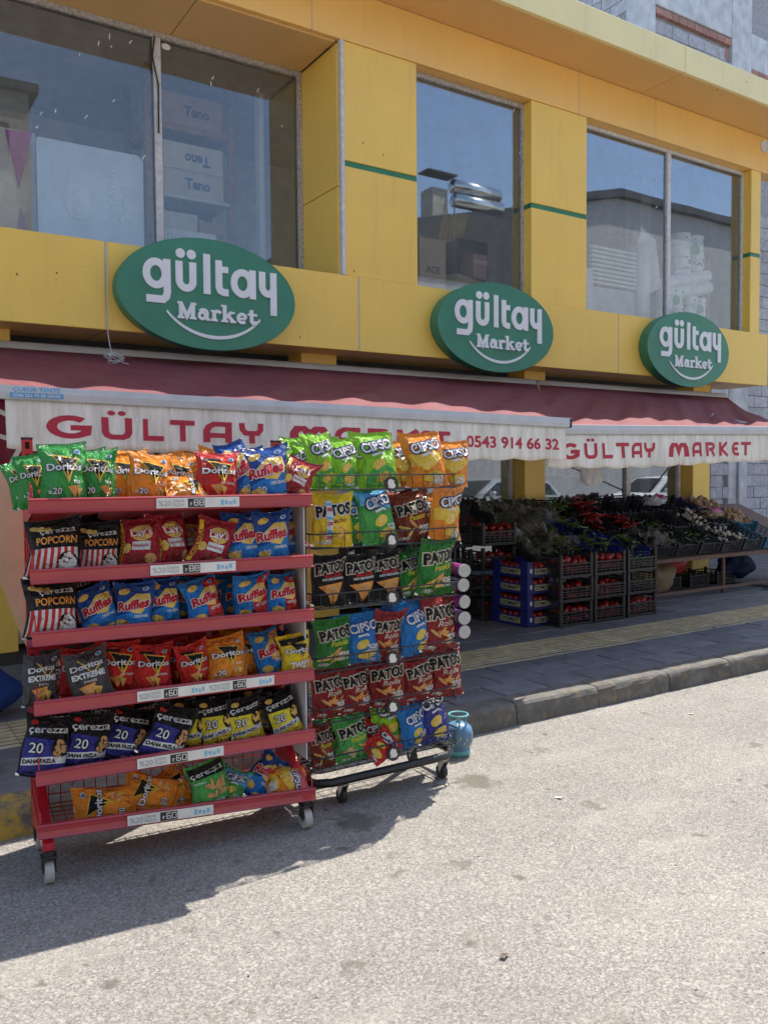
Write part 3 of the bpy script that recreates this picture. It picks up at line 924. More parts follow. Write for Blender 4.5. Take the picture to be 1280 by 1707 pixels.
# ------------------------------------------------------------------ awnings
GLY = {'G': [arc(.52, .5, .42, .40, 48, 318, 18) + [(.86, .24), (.88, .47), (.52, .47)]],
       'U': [[(.12, 1), (.12, .34), (.18, .19), (.32, .11), (.68, .11), (.82, .19), (.88, .34), (.88, 1)]],
       'L': [[(.12, 1), (.12, .11), (.98, .11)]], 'T': [[(0, .89), (1, .89)], [(.5, .9), (.5, 0)]],
       'A': [[(.12, 0), (.12, .55), (.2, .76), (.38, .89), (.88, .89), (.88, 0)], [(.14, .34), (.86, .34)]],
       'Y': [[(.10, 1), (.12, .68), (.25, .50), (.75, .50), (.88, .68), (.90, 1)], [(.5, .5), (.5, 0)]],
       'M': [[(.07, 0), (.11, .62), (.2, .86), (.33, .86), (.44, .68), (.5, .3), (.56, .68), (.67, .86), (.8, .86), (.89, .62), (.93, 0)]],
       'R': [[(.12, 0), (.12, .89), (.68, .89), (.84, .80), (.86, .66), (.74, .52), (.3, .48)], [(.56, .48), (.9, 0)]],
       'K': [[(.12, 0), (.12, 1)], [(.88, 1), (.24, .5), (.92, 0)]],
       'E': [[(.98, .89)] + arc(.58, .5, .44, .39, 90, 270, 14) + [(.98, .11)], [(.2, .5), (.84, .5)]]}
def awn_word(word, spans, h):
    """letters given their left and right ends in metres"""
    out = []
    for ch, (a, b) in zip(word, spans):
        key = 'U' if ch == 'Ü' else ch
        w = b - a
        for st in GLY[key]:
            vs, fs = STROKE(st, .235)
            out.append(([(a + x * w, z * h) for x, z in vs], fs))
        if ch == 'Ü':
            for c_ in (.33, .67):
                out.append(ELL(a + c_ * w, h * 1.20, .055 * w + .012, h * .11))
    return out
def make_awning(label, A, Bp, back, right_curve, words, name_mesh):
    """A, Bp: the ends of the front bar; back: (x0, x1, y, z) of the roller"""
    aw = thing('awning', label, 'awning', (0, 0, 0), 0, 'red awnings over the pavement')
    A, Bp = Vector(A), Vector(Bp)
    bx0, bx1, by, bz = back
    rr = random.Random(label)
    ph = [rr.uniform(0, 6) for _ in range(6)]
    q = MB()
    def cl(u, v):
        f = A.lerp(Bp, u) + Vector((0, 0.0, 0.012))
        k = Vector((bx0 + (bx1 - bx0) * u, by, bz))
        p = f.lerp(k, v)
        if right_curve and u > .4:
            e = (u - .4) / .6
            xs = f.x + (k.x - f.x) * (v ** 1.08)
            p.x = p.x * (1 - e) + xs * e
        sag = -.075 * math.sin(math.pi * v)
        fold = .015 * math.sin(34 * u - 9 * v + ph[0]) + .009 * math.sin(77 * u - 16 * v + ph[1]) + .020 * math.sin(9 * u - 5 * v + ph[2]) + .006 * abs(math.sin(19 * u - 6 * v + ph[3]))
        p.z += sag + fold * math.sin(math.pi * min(1, v * 1.0 + .05))
        return tuple(p)
    q.grid(cl, 90, 16)
    q.build('canopy', 'awning_cloth', aw, smooth=True)
    d = (Bp - A)
    q = MB()
    prof = [(-.028, -.034), (-.034, 0), (-.028, .034), (.012, .038), (.026, .02), (.026, -.034)]
    n = len(prof)
    q.add([(A.x - .03, A.y + y, A.z + z) for y, z in prof] + [(Bp.x + .03, Bp.y + y, Bp.z + z) for y, z in prof],
          [(i, (i + 1) % n, n + (i + 1) % n, n + i) for i in range(n)] + [tuple(range(n))[::-1], tuple(range(n, 2 * n))])
    q.build('front_bar', 'awning_bar', aw, fix=True)
    for p, sx in ((A, -1), (Bp, 1)):
        q = MB(); q.cbox((min(p.x + sx * .031, p.x + sx * .06), p.y - .03, p.z - .036), (max(p.x + sx * .031, p.x + sx * .06), p.y + .03, p.z + .036), .006); q.build('bar_end_cap', 'dark_rubber', aw)
    q = MB(); q.tube([(bx0, by + .05, bz + .02), (bx1, by + .05, bz + .02)], .045, 10); q.build('roller', 'panel_grey', aw, smooth=True)
    L = d.length
    VH = .245
    def val(x, z):          # x metres along the bar, z metres below it
        u = x / L
        p = A.lerp(Bp, u)
        f = min(1, max(0, z / VH))
        dy = (.009 * math.sin(x * 5.1 + ph[3]) + .005 * math.sin(x * 13.7 + ph[4]) + .003 * math.sin(x * 29 + ph[5])) * f - .012 * f
        return (p.x, p.y - .012 + dy, p.z - .034 - z)
    NV = int(L / .03)
    q = MB()
    def valg(u, v):
        x = u * L
        wav = .016 * abs(math.sin(math.pi * x / .30)) + .012 * math.sin(x * 2.1 + ph[2])
        return val(x, v * (VH + wav))
    q.grid(valg, NV, 8)
    vo = q.build('valance', 'valance_cloth', aw, smooth=True)
    sm = vo.modifiers.new('thick', 'SOLIDIFY'); sm.thickness = .003
    for nm, strokes, z0, cuts in words:
        q = MB()
        for i, st in enumerate(strokes):
            vs, fs = cut(st, .035, .2)
            q.add([(lambda P: (P[0], P[1] - .0042 - .0004 * (i % 6), P[2]))(val(x, z0 - z)) for x, z in vs], fs)
        q.build(nm, 'awning_red_ink', vo)
    return aw, val
A1, B1 = (0.70, 4.50, 2.022), (4.50, 4.50, 1.972)
L1 = Vector(B1) - Vector(A1)
def spx(xs, Y, ox):
    return [(on_y(a, 710, Y).x - ox, on_y(b, 710, Y).x - ox) for a, b in xs]
H1 = .115
w1 = awn_word('GÜLTAY', spx([(78, 152), (168, 220), (238, 273), (283, 324), (338, 386), (398, 437)], 4.49, A1[0]), H1)
w2 = awn_word('MARKET', spx([(482, 548), (556, 600), (612, 652), (660, 700), (696, 716), (718, 748)], 4.49, A1[0]), H1)
phx = (on_y(776, 740, 4.49).x + on_y(928, 740, 4.49).x) / 2 - A1[0]
phw = on_y(928, 740, 4.49).x - on_y(776, 740, 4.49).x
aw1, val1 = make_awning('long faded red awning on the left with a phone number on its valance', A1, B1, (0.95, 7.05, 7.5, 2.665), False,
                        [('name_lettering', w1, .185, 0), ('market_lettering', w2, .185, 0), ('phone_number', [T('0543 914 66 32', phx, 0, .075, phw, bold=.03)], .165, 0)], '')
q = MB()
q.add([(A1[0] + .02, A1[1] - .0365, A1[2] - .028), (A1[0] + .27, A1[1] - .0365, A1[2] - .028), (A1[0] + .27, A1[1] - .0365, A1[2] - .003), (A1[0] + .02, A1[1] - .0365, A1[2] - .003)], [(0, 1, 2, 3)])
st = q.build('maker_sticker', 'decal_blue', aw1)
q = MB(); tv, tf = T('0346 221 75 80 SİVAS', .125, .006, .013, .22, bold=.02); q.add([(A1[0] + .02 + x, A1[1] - .0378, A1[2] - .028 + z) for x, z in tv], tf)
q.build('sticker_lettering', 'tag_white', st)
q = MB(); tv, tf = T('ÇUBUR TENTE', .125, .004, .02, .22, bold=.02); q.add([(A1[0] + .02 + x, A1[1] - .0365, A1[2] + z) for x, z in tv], tf)
q.build('sticker_lettering', 'decal_blue', st)
A2, B2 = (4.41, 4.60, 1.925), (7.95, 4.60, 1.992)
w3 = awn_word('GÜLTAY', spx([(934, 964), (971, 993), (1001, 1019), (1024, 1046), (1050, 1068), (1072, 1090)], 4.59, A2[0]), .12)
w4 = awn_word('MARKET', spx([(1114, 1145), (1151, 1166), (1173, 1189), (1196, 1211), (1217, 1229), (1233, 1250)], 4.59, A2[0]), .12)
aw2, val2 = make_awning('shorter red awning on the right shading the vegetable crates', A2, B2, (7.10, 10.75, 7.5, 2.665), True,
                        [('name_lettering', w3, .19, 0), ('market_lettering', w4, .19, 0)], '')
# folding arms under the right awning
q = MB(); q.tube([(7.85, 4.66, 1.95), (8.6, 6.0, 2.2), (8.3, 7.55, 2.55)], .018, 6); q.tube([(9.2, 7.6, 1.35), (8.2, 5.9, 2.25)], .010, 5); q.build('folding_arm', 'panel_grey', aw2, smooth=True)
q = MB(); q.tube([(4.5, 4.66, 1.94), (5.3, 6.0, 2.2), (4.9, 7.55, 2.55)], .018, 6); q.build('folding_arm', 'panel_grey', aw2, smooth=True)

# thin cable with a coil hanging from the band
q = MB()
pts = [(1.93, 7.17, 3.5), (1.925, 7.17, 3.2), (1.92, 7.17, 2.84), (1.905, 7.05, 2.68), (1.895, 6.95, 2.60)]
for k in range(40):
    a = k * .55
    pts.append((1.895 + (.055 + .03 * math.sin(k * 1.7)) * math.cos(a), 6.90 + .03 * math.sin(a * .7), 2.555 + (.035 + .014 * math.cos(k * 1.3)) * math.sin(a)))
pts += [(1.97, 6.88, 2.52), (2.0, 6.86, 2.51)]
q.tube(pts, .004, 5)
tag(q.build('hanging_cable', 'panel_grey', smooth=True), 'thin grey cable ending in a loose coil below the left oval sign', 'cable')

# ------------------------------------------------------------------ unfinished neighbour
N = thing('block_building', 'unfinished grey block and concrete building behind the right end of the shop', 'building')
YN = 9.0
q = MB(); q.box((10.70, YN + .05, 0), (22, 16, 12)); q.build('wall_core', 'mortar', N)
q = MB(); q.cbox((10.64, YN - .03, 0), (10.95, YN + .3, 11.5), .01); q.build('column', 'concrete', N)
q = MB(); q.cbox((12.90, YN - .03, 0), (13.44, YN + .3, 11.5), .01); q.build('column', 'concrete', N)
q = MB(); q.cbox((10.952, YN - .02, 8.93), (12.898, YN + .3, 11.5), .01); q.build('beam', 'concrete', N)
q = MB(); q.cbox((13.442, YN - .02, 8.55), (20, YN + .3, 9.15), .01); q.build('beam', 'concrete', N)
q = MB(); q.cbox((10.952, YN - .02, 2.55), (12.898, YN + .3, 3.1), .01); q.build('beam', 'concrete', N)
blk = []
for k in range(3):
    q = MB(); q.cbox((-.196, -.02, -.096), (.196, .06, .096), .005); me = q.mesh('block'); me.materials.append(MAT['block_grey']); blk.append(me)
half = MB(); half.cbox((-.096, -.02, -.096), (.096, .06, .096), .005); half = half.mesh('block'); half.materials.append(MAT['block_grey'])
def block_wall(x0, x1, z0, z1, y):
    r = 0
    z = z0 + .1
    while z < z1:
        x = x0 + (.2 if r % 2 == 0 else .1)
        if r % 2:
            link('block', half, N, (x0 + .1, y, z)); x = x0 + .4
        while x + .19 <= x1 + .02:
            link('block', blk[rnd.randrange(3)], N, (x, y + rnd.uniform(-.006, .006), z), (0, rnd.uniform(-.006, .006), rnd.uniform(-.01, .01)))
            x += .4
        if x - .2 < x1 - .12:
            link('block', half, N, (x - .1, y, z))
        z += .2; r += 1
block_wall(10.955, 12.895, 6.9, 8.75, YN)
block_wall(13.445, 15.2, 6.9, 8.45, YN)
block_wall(13.445, 14.6, 3.3, 6.2, YN)
block_wall(13.445, 15.2, .14, 3.1, YN)
block_wall(10.955, 12.895, .14, 2.5, YN)
for x0, x1, z in ((10.955, 12.895, 8.84), (13.445, 15.2, 8.50)):
    x = x0
    while x + .19 < x1:
        q = MB(); q.cbox((x, YN - .025, z - .05), (x + .188, YN + .05, z + .05), .004); q.build('brick', 'red_brick', N); x += .194
for z in (8.1, 8.3, 8.62):
    q = MB(); q.cbox((12.70, YN - .028, z - .09), (12.78, YN + .03, z + .09), .004); q.build('brick', 'red_brick', N)
for r in range(9):
    for k in range(8):
        y = YN + .45 + .4 * k + (.2 if r % 2 else 0)
        link('block', blk[k % 3], N, (10.70, y, 8.2 + .2 * r), (0, 0, -math.pi / 2))
q = MB(); q.tube([(13.15, YN - .06, .1), (13.15, YN - .06, 2.3)], .025, 8); q.build('drain_pipe', 'panel_grey', N, smooth=True)

# ------------------------------------------------------------------ houses across the street (mirrored in the panes, plus one added for bounce light)
O = thing('gable_house', 'grey house with a dark pitched roof across the street, mirrored in the panes', 'house')
q = MB(); q.prism([(14, 0), (14, 8.4), (24.4, 8.4), (24.4, 12.1), (26.7, 12.65), (36, 12.65), (36, 0)], -15, -9); q.build('wall', 'opposite_wall', O, fix=True)
q = MB(); q.prism([(13.6, 8.4), (13.6, 9.6), (24.39, 12.15), (24.39, 8.4)], -15.3, -8.95); q.build('roof', 'roof_dark', O, fix=True)
q = MB(); q.prism([(24.4, 12.12), (26.7, 12.66), (36.4, 12.66), (36.4, 12.95), (26.6, 12.95), (24.4, 12.42)], -15.3, -8.7); q.build('roof', 'roof_dark', O, fix=True)
O3 = thing('added_reflector_house', 'low pale plaster house across the street between the two taller ones', 'house')  # unseen house added to throw sunlight back onto the facade
q = MB(); q.box((4.9, -15, 0), (13.5, -9.3, 8.0)); q.build('wall', 'pale_plaster', O3)
q = MB(); q.box((4.8, -15.2, 8.0), (13.6, -9.1, 8.25)); q.build('roof', 'roof_dark', O3)
for x in (6, 8.6, 11.2):
    q = MB(); q.box((x, -9.32, 4.4), (x + 1.3, -9.25, 6.0)); w = q.build('window', 'white_frame', O3)
    q = MB(); q.box((x + .08, -9.249, 4.48), (x + 1.22, -9.24, 5.92)); q.build('pane', 'car_glass', w)
q = MB(); q.cbox((17.6, -9.9, 10.5), (18.3, -9.2, 11.6), .02); q.build('chimney', 'stone_wall', O)
for x in (16, 19.5, 23, 26.5, 30):
    q = MB(); q.box((x, -9.0, 6.2), (x + 1.6, -8.95, 7.8)); w = q.build('window', 'white_frame', O)
    q = MB(); q.box((x + .1, -8.949, 6.3), (x + 1.5, -8.94, 7.7)); q.build('pane', 'car_glass', w)
S = thing('solar_heater', 'solar water heater with two shiny tanks on the mirrored roof', 'water heater', (0, 0, 0))
for i, z in enumerate((11.75, 11.25)):
    q = MB(); q.tube([(18.5, -9.2 + .1 * i, z), (20.6, -9.2 + .1 * i, z)], .24, 14); q.build('tank', 'bright_metal', S, smooth=True)
q = MB()
for x in (18.6, 20.5):
    q.tube([(x, -9.2, 10.5), (x, -9.2, 12.0)], .03, 5)
q.build('frame', 'steel', S)
q = MB(); q.box((17.3, -9.6, 12.05), (18.6, -9.0, 12.10)); q.build('cover_plate', 'roof_dark', S)
O2 = thing('stone_house', 'tall stone faced house across the street, mirrored in the left pane', 'house')
q = MB(); q.box((-14, -15, 0), (4.72, -9, 12.1)); q.build('wall', 'stone_wall', O2)
q = MB(); q.box((-14.2, -15.2, 12.1), (4.95, -8.8, 12.35)); q.build('roof', 'roof_dark', O2)
for i in range(4):
    for j in range(3):
        q = MB(); q.box((3.6 - 2.2 * i, -9.05, 10.0 - 2.9 * j), (4.2 - 2.2 * i, -8.97, 11.2 - 2.9 * j)); q.build('window', 'car_glass', O2)

# parked cars across the street, mirrored in the shop windows
def make_car(label, loc, rz, mat):
    c = thing('parked_car', label, 'car', loc, rz, 'cars parked across the street')
    side = [(-2.1, .35), (-2.15, .62), (-2.05, .80), (-1.15, .95), (-.45, 1.42), (.9, 1.48), (1.55, 1.38), (2.0, .98), (2.1, .72), (2.08, .35)]
    q = MB()
    n = len(side)
    secs = []
    for y, sc_, in ((-.82, .97), (-.70, 1.0), (0, 1.01), (.70, 1.0), (.82, .97)):
        ring = []
        for x, z in side:
            inset = max(0, z - .9) * .28
            yy = y - math.copysign(min(inset, abs(y)), y) if y else 0
            ring.append((x * sc_, yy, z if abs(y) < .8 else z - .02))
        secs.append(ring)
    vs = [p for r_ in secs for p in r_]
    fs = [(a * n + b, a * n + (b + 1) % n, (a + 1) * n + (b + 1) % n, (a + 1) * n + b) for a in range(4) for b in range(n)]
    fs += [tuple(range(n))[::-1], tuple(4 * n + b for b in range(n))]
    q.add(vs, fs); q.build('body', mat, c, smooth=False, fix=True)
    for sy in (-1, 1):
        q = MB()
        yy = lambda z: sy * (.82 - max(0, z - .9) * .28 + .012)
        q.add([(x, yy(z), z) for x, z in ((-.95, .98), (.2, .98), (.2, 1.38), (-.42, 1.34))], [(0, 1, 2, 3)])
        q.add([(x, yy(z), z) for x, z in ((.28, .98), (1.75, .98), (1.45, 1.32), (.28, 1.39))], [(0, 1, 2, 3)])
        q.build('side_window', 'car_glass', c)
        for x in (-1.3, 1.3):
            q = MB(); q.tube([(x, sy * .66, .32), (x, sy * .84, .32)], .32, 18); wl = q.build('wheel', 'dark_rubber', c)
            q = MB(); q.tube([(x, sy * .845, .32), (x, sy * .855, .32)], .2, 14); q.build('rim', 'steel', wl)
        q = MB(); q.cbox((-.8, sy * .95 - .08, .98), (-.68, sy * .95 + .08, 1.1), .02); q.build('wing_mirror', mat, c)
    q = MB(); q.add([(-1.17, -.62, .985), (-1.17, .62, .985), (-.50, .55, 1.41), (-.50, -.55, 1.41)], [(0, 1, 2, 3)]); q.build('windscreen', 'car_glass', c)
make_car('silver hatchback across the street, mirrored in the shop window beside the racks', (16.0, -3.2, 0), 0.05, 'car_silver')
make_car('white car across the street, mirrored in the shop window above the vegetables', (23.3, -3.2, 0), 0.0, 'sign_white')

# ------------------------------------------------------------------ goods behind the upper windows
def on_y_rect(x0, y0, x1, y1, Y):
    a, b = on_y(x0, y1, Y), on_y(x1, y0, Y)
    return a.x, a.z, b.x, b.z
def carton(name, label, cat, x0, x1, z0, z1, y, d, mat, words=(), group=None, rz=0.0):
    o = thing(name, label, cat, (x0, y, z0), rz, group)
    w, h = x1 - x0, z1 - z0
    q = MB(); q.cbox((0, 0, 0), (w, d, h), .006); q.build('box', mat, o)
    q = MB(); q.box((w * .03, -.0015, h * .485), (w * .97, 0, h * .515)); 
    for (txt, cx, cz, hh, ww, ink, rot) in words:
        k = MB(); tv, tf = T(txt, cx * w, cz * h, hh, ww, rot, bold=.03); k.add([(x, -.004, z) for x, z in tv], tf); k.build('printed_word', ink, o)
    return o
# left window: display board, ribboned gift box, shelves with cartons, radiator
bx0, bx1 = 1.60, 2.51
b = thing('display_board', 'pale blue display board leaning inside the left window', 'board', (0, 0, 0))
q = MB()
a_ = [on_y(60, 228, 8.14), on_y(236, 262, 8.14), on_y(236, 400, 8.14), on_y(62, 385, 8.14)]
xa, xb, zt0, zt1, zb = a_[0].x, a_[1].x, a_[0].z, a_[1].z, 3.52
q.prism([(xa, zb), (xb, zb), (xb + .01, zt1 - .05), (xb - .04, zt1), (xa + .02, zt0), (xa, zt0 - .02)], 8.12, 8.145)
q.build('panel', 'board_white', b, fix=True)
cx_, cz_ = xa + (xb - xa) * .36, 4.14
q = MB(); solid(q, ELL(cx_, cz_, .115, .17, .1, 28), 8.112, 8.119); q.build('emblem', 'board_relief', b)
q = MB(); tv, tf = T('KENT', cx_ + .02, cz_ - .12, .06, .24, math.pi / 2, bold=.03); tv = [(x, z + .12) for x, z in tv]; solid(q, (tv, tf), 8.108, 8.1115); q.build('emblem_word', 'board_white', b)
q = MB()
for i, (tx, dx, ww) in enumerate((('Her Bayramın', .26, .80), ('Şekeri', .38, .36))):
    tv, tf = T(tx, 0, 0, .085, ww, 0, bold=.01, shear=.3)
    solid(q, ([(cx_ + dx + .08 - z, cz_ - .06 + .10 * i + x) for x, z in tv], tf), 8.112, 8.119)
q.build('slogan_lettering', 'board_relief', b)
g = thing('gift_box', 'gift carton with pink and mauve paper bow beside the display board', 'box', (0, 0, 0))
q = MB(); q.cbox((1.26, 8.3, 3.52), (1.62, 8.5, 4.75), .01); q.build('box', 'pale_carton', g)
q = MB(); q.prism([(1.36, 4.72), (1.58, 4.74), (1.46, 4.22)], 8.27, 8.29); q.build('bow', 'ribbon_pink', g, fix=True)
q = MB(); q.prism([(1.40, 3.52), (1.62, 3.52), (1.47, 4.05)], 8.27, 8.29); q.build('bow', 'ribbon_mauve', g, fix=True)
sh = thing('storage_shelf', 'wooden storage shelf holding cartons behind the left window', 'shelf', (0, 0, 0))
q = MB()
for x in (2.85, 3.80):
    q.cbox((x, 9.0, 3.5), (x + .07, 9.07, 6.0), .005); q.cbox((x, 9.7, 3.5), (x + .07, 9.77, 6.0), .005)
q.build('posts', 'wood', sh)
for z in (4.02, 5.35):
    q = MB(); q.cbox((2.93, 9.0, z), (3.79, 9.77, z + .07), .005); q.build('shelf_board', 'wood', sh)
q = MB(); q.cbox((2.93, 8.98, 4.62), (3.79, 9.6, 4.66), .005); q.build('shelf_board', 'radiator', sh)
carton('carton', 'carton with white rounded word upside down, middle of the stack behind left window', 'carton', 2.95, 3.75, 4.96, 5.25, 9.05, .4, 'pale_carton', [('Teno', .62, .62, .11, .28, 'ink_blue', math.pi)], 'cartons on the storage shelf')
carton('carton', 'carton with blue rounded word, lowest of the stack behind left window', 'carton', 2.95, 3.75, 4.67, 4.955, 9.05, .4, 'pale_carton', [('Teno', .62, .35, .11, .28, 'ink_blue', 0)], 'cartons on the storage shelf')
carton('carton', 'brown carton on the top board of the shelf behind left window', 'carton', 2.95, 3.75, 5.425, 5.78, 9.05, .4, 'cardboard', [('Teno', .62, .35, .11, .28, 'ink_dark', 0)], 'cartons on the storage shelf')
carton('carton', 'wide plain carton on the lowest board behind left window', 'carton', 2.95, 3.45, 4.095, 4.5, 9.08, .4, 'pale_carton', [], 'cartons on the storage shelf')
carton('carton', 'narrow carton beside the wide plain one behind left window', 'carton', 3.47, 3.78, 4.095, 4.45, 9.08, .4, 'cardboard', [('FRUTTI', .5, .5, .04, .22, 'ink_blue', 0)], 'cartons on the storage shelf')
r = thing('radiator', 'white ribbed radiator standing low behind the left window', 'radiator', (2.75, 8.35, 3.55))
q = MB(); q.cbox((0, 0, 0), (.62, .08, .55), .008); q.build('panel', 'radiator', r)
for k in range(14):
    q = MB(); q.cbox((.02 + k * .042, -.014, .03), (.045 + k * .042, 0.002, .50), .004); q.build('rib', 'radiator', r)
q = MB(); q.cbox((3.94, 8.5, 3.5), (4.0, 8.62, 5.75), .006); tag(q.build('white_post', 'radiator'), 'slim white upright post inside the left window', 'post')
# middle window
carton('carton', 'tall plain carton with round blue mark at left of the middle window', 'carton', 5.32, 5.68, 3.52, 4.16, 7.47, .35, 'cardboard', [('ACE', .5, .42, .07, .18, 'ink_dark', 0)], 'cartons in the middle window')
carton('carton', 'tilted carton leaning behind the tall one in the middle window', 'carton', 5.13, 5.42, 3.9, 4.46, 7.86, .3, 'pale_carton', [], 'cartons in the middle window', .2)
carton('carton', 'low wide carton at the bottom of the middle window', 'carton', 5.86, 6.40, 3.52, 3.84, 7.50, .4, 'cardboard', [('DIDOM', .62, .4, .06, .28, 'ink_dark', 0)], 'cartons in the middle window', .35)
carton('carton', 'low brown carton lying behind the wide one in the middle window', 'carton', 5.52, 5.98, 3.52, 3.78, 7.7, .4, 'cardboard', [('DIDOM', .5, .4, .06, .28, 'ink_dark', 0)], 'cartons in the middle window', -.15)
carton('carton', 'small faded red carton on top of the low wide carton', 'carton', 6.22, 6.42, 3.86, 4.14, 7.66, .25, 'red_brick', [('SIMPLE', .5, .6, .04, .2, 'tag_white', 0)], 'cartons in the middle window')
for k in range(6):
    q = MB(); x = 6.12 + k * .07; q.tube([(x, 8.2, 4.35 + .02 * k), (x + .10, 8.25, 4.60 + .03 * k), (x + .2, 8.3, 4.85)], [.02, .05, .045], 8)
    tag(q.build('snack_bag', 'foam_yellow', smooth=True), 'long yellow snack bag slanting among its like behind the middle window', 'bag', 'yellow snack bags in the middle window')
for k in range(4):
    q = MB(); q.cbox((6.38, 8.15, 3.52 + .24 * k), (6.85, 8.5, 3.74 + .24 * k), .01)
    tag(q.build('plastic_crate', 'crate_black'), 'dark plastic crate behind the middle window, %s of its stack' % ('lowest', 'second', 'third', 'topmost')[k], 'crate', 'crates behind the middle window')
# right window
def pack(label, x, z, w, h, y, rot=0.0, mark=True):
    o = thing('paper_roll_pack', label, 'paper pack', (x, y, z), 0, 'packs of paper rolls in the right window')
    o.rotation_euler = (0, rot, 0)
    q = MB()
    nr = 4
    for k in range(2):
        for j in range(nr):
            hh = h / nr
            q.tube([(w * (.27 + .46 * k), .12, j * hh + .006), (w * (.27 + .46 * k), .12, j * hh + hh - .004)], [w * .235, w * .235], 14)
    q.build('rolls', 'pack_white', o, smooth=False)
    if mark:
        k = MB()
        solid(k, ELL(w * .5, h * .68, w * .16, w * .14), -.002 + .12 - w * .235, .0 + .12 - w * .235)
        for j in range(5):
            for i in range(3):
                solid(k, ELL(w * (.2 + .3 * i), h * (.08 + .2 * j), .012, .018, .6, 8), -.001 + .12 - w * .232, .001 + .12 - w * .232)
        k.build('print', 'ink_green', o)
        k = MB(); tv, tf = T('SILA', w * .5, h * .36, .05, w * .5, bold=.04); k.add([(px_, .115 - w * .235, pz_) for px_, pz_ in tv], tf); k.build('printed_word', 'ink_green', o)
pack('upright pack of white paper rolls with green print, top of the pile', 9.70, 4.22, .60, .66, 7.52)
pack('white paper roll pack lying sideways across the pile', 9.42, 4.26, .36, .92, 7.44, R(78), False)
pack('lower left pack of white paper rolls with green print', 9.34, 3.52, .46, .60, 7.46)
pack('lower right pack of white paper rolls leaning at the pile foot', 9.86, 3.52, .42, .52, 7.46, R(4))
q = MB(); q.tube([(8.96, 7.56, 3.52), (8.98, 7.56, 4.60)], .11, 14); tag(q.build('paper_tube', 'pack_white', smooth=True), 'tall white roll standing left of the window mullion', 'roll')
q = MB(); q.prism([(9.20, 4.0), (9.42, 4.1), (9.30, 4.72), (9.02, 4.85), (8.9, 4.5)], 7.6, 7.72); tag(q.build('foam_slab', 'pack_white', fix=True), 'white foam slab standing behind the mullion of the right window', 'foam')
v = thing('white_louvre', 'white slatted louvre panel standing in the right window', 'panel', (0, 0, 0))
for k in range(9):
    q = MB(); q.cbox((7.99, 7.50, 3.98 + k * .055), (8.82, 7.55, 4.015 + k * .055), .006); q.build('slat', 'radiator', v)
carton('carton', 'carton with green word running upwards at left of the right window', 'carton', 7.70, 7.97, 3.52, 4.14, 7.46, .3, 'pale_carton', [('ÜRÜN', .55, .12, .10, .42, 'ink_green', math.pi / 2)], 'cartons in the right window')
carton('carton', 'grey carton low in the centre of the right window', 'carton', 8.0, 8.8, 3.52, 3.95, 7.52, .3, 'panel_grey', [], 'cartons in the right window')
q = MB(); q.cbox((10.3, 7.66, 3.52), (10.75, 7.95, 3.80), .02); tag(q.build('dark_tub', 'crate_teal'), 'dark blue tub low at the right end of the right window', 'tub')
for k in range(3):
    q = MB(); x = 10.25 + .12 * k; q.tube([(x, 7.75, 3.8), (x + .12, 7.8, 4.7), (x + .22, 7.8, 4.72), (x + .14, 7.75, 3.8)], .014, 6)
    tag(q.build('folded_chair', 'white_frame', smooth=True), 'folded pale chair frame leaning at the right end of the right window', 'chair', 'folded chairs in the right window')
# shelving inside the shop
for i, x in enumerate((1.6, 4.6, 5.9, 7.6, 8.9)):
    s_ = thing('shop_shelf', ('shop shelf with goods seen through the glass, number %s from the left' % ('one', 'two', 'three', 'four', 'five')[i]), 'shelf', (x, 9.3, .15), 0, 'shelves inside the shop')
    q = MB(); q.box((0, .35, 0), (1.0, .38, 1.9)); q.build('back_panel', 'panel_grey', s_)
    for k in range(5):
        q = MB(); q.box((0, 0, .25 + .38 * k), (1.0, .35, .27 + .38 * k)); q.build('shelf_board', 'panel_grey', s_)
        for j in range(6):
            q = MB(); hh = rnd.uniform(.14, .28); q.cbox((.03 + .16 * j, .05, .272 + .38 * k), (.16 + .16 * j, .25, .272 + .38 * k + hh), .004)
            q.build('packet', rnd.choice(['ink_red', 'tray_print', 'pack_white', 'ink_blue', 'cardboard', 'pale_carton', 'ink_green']), s_)

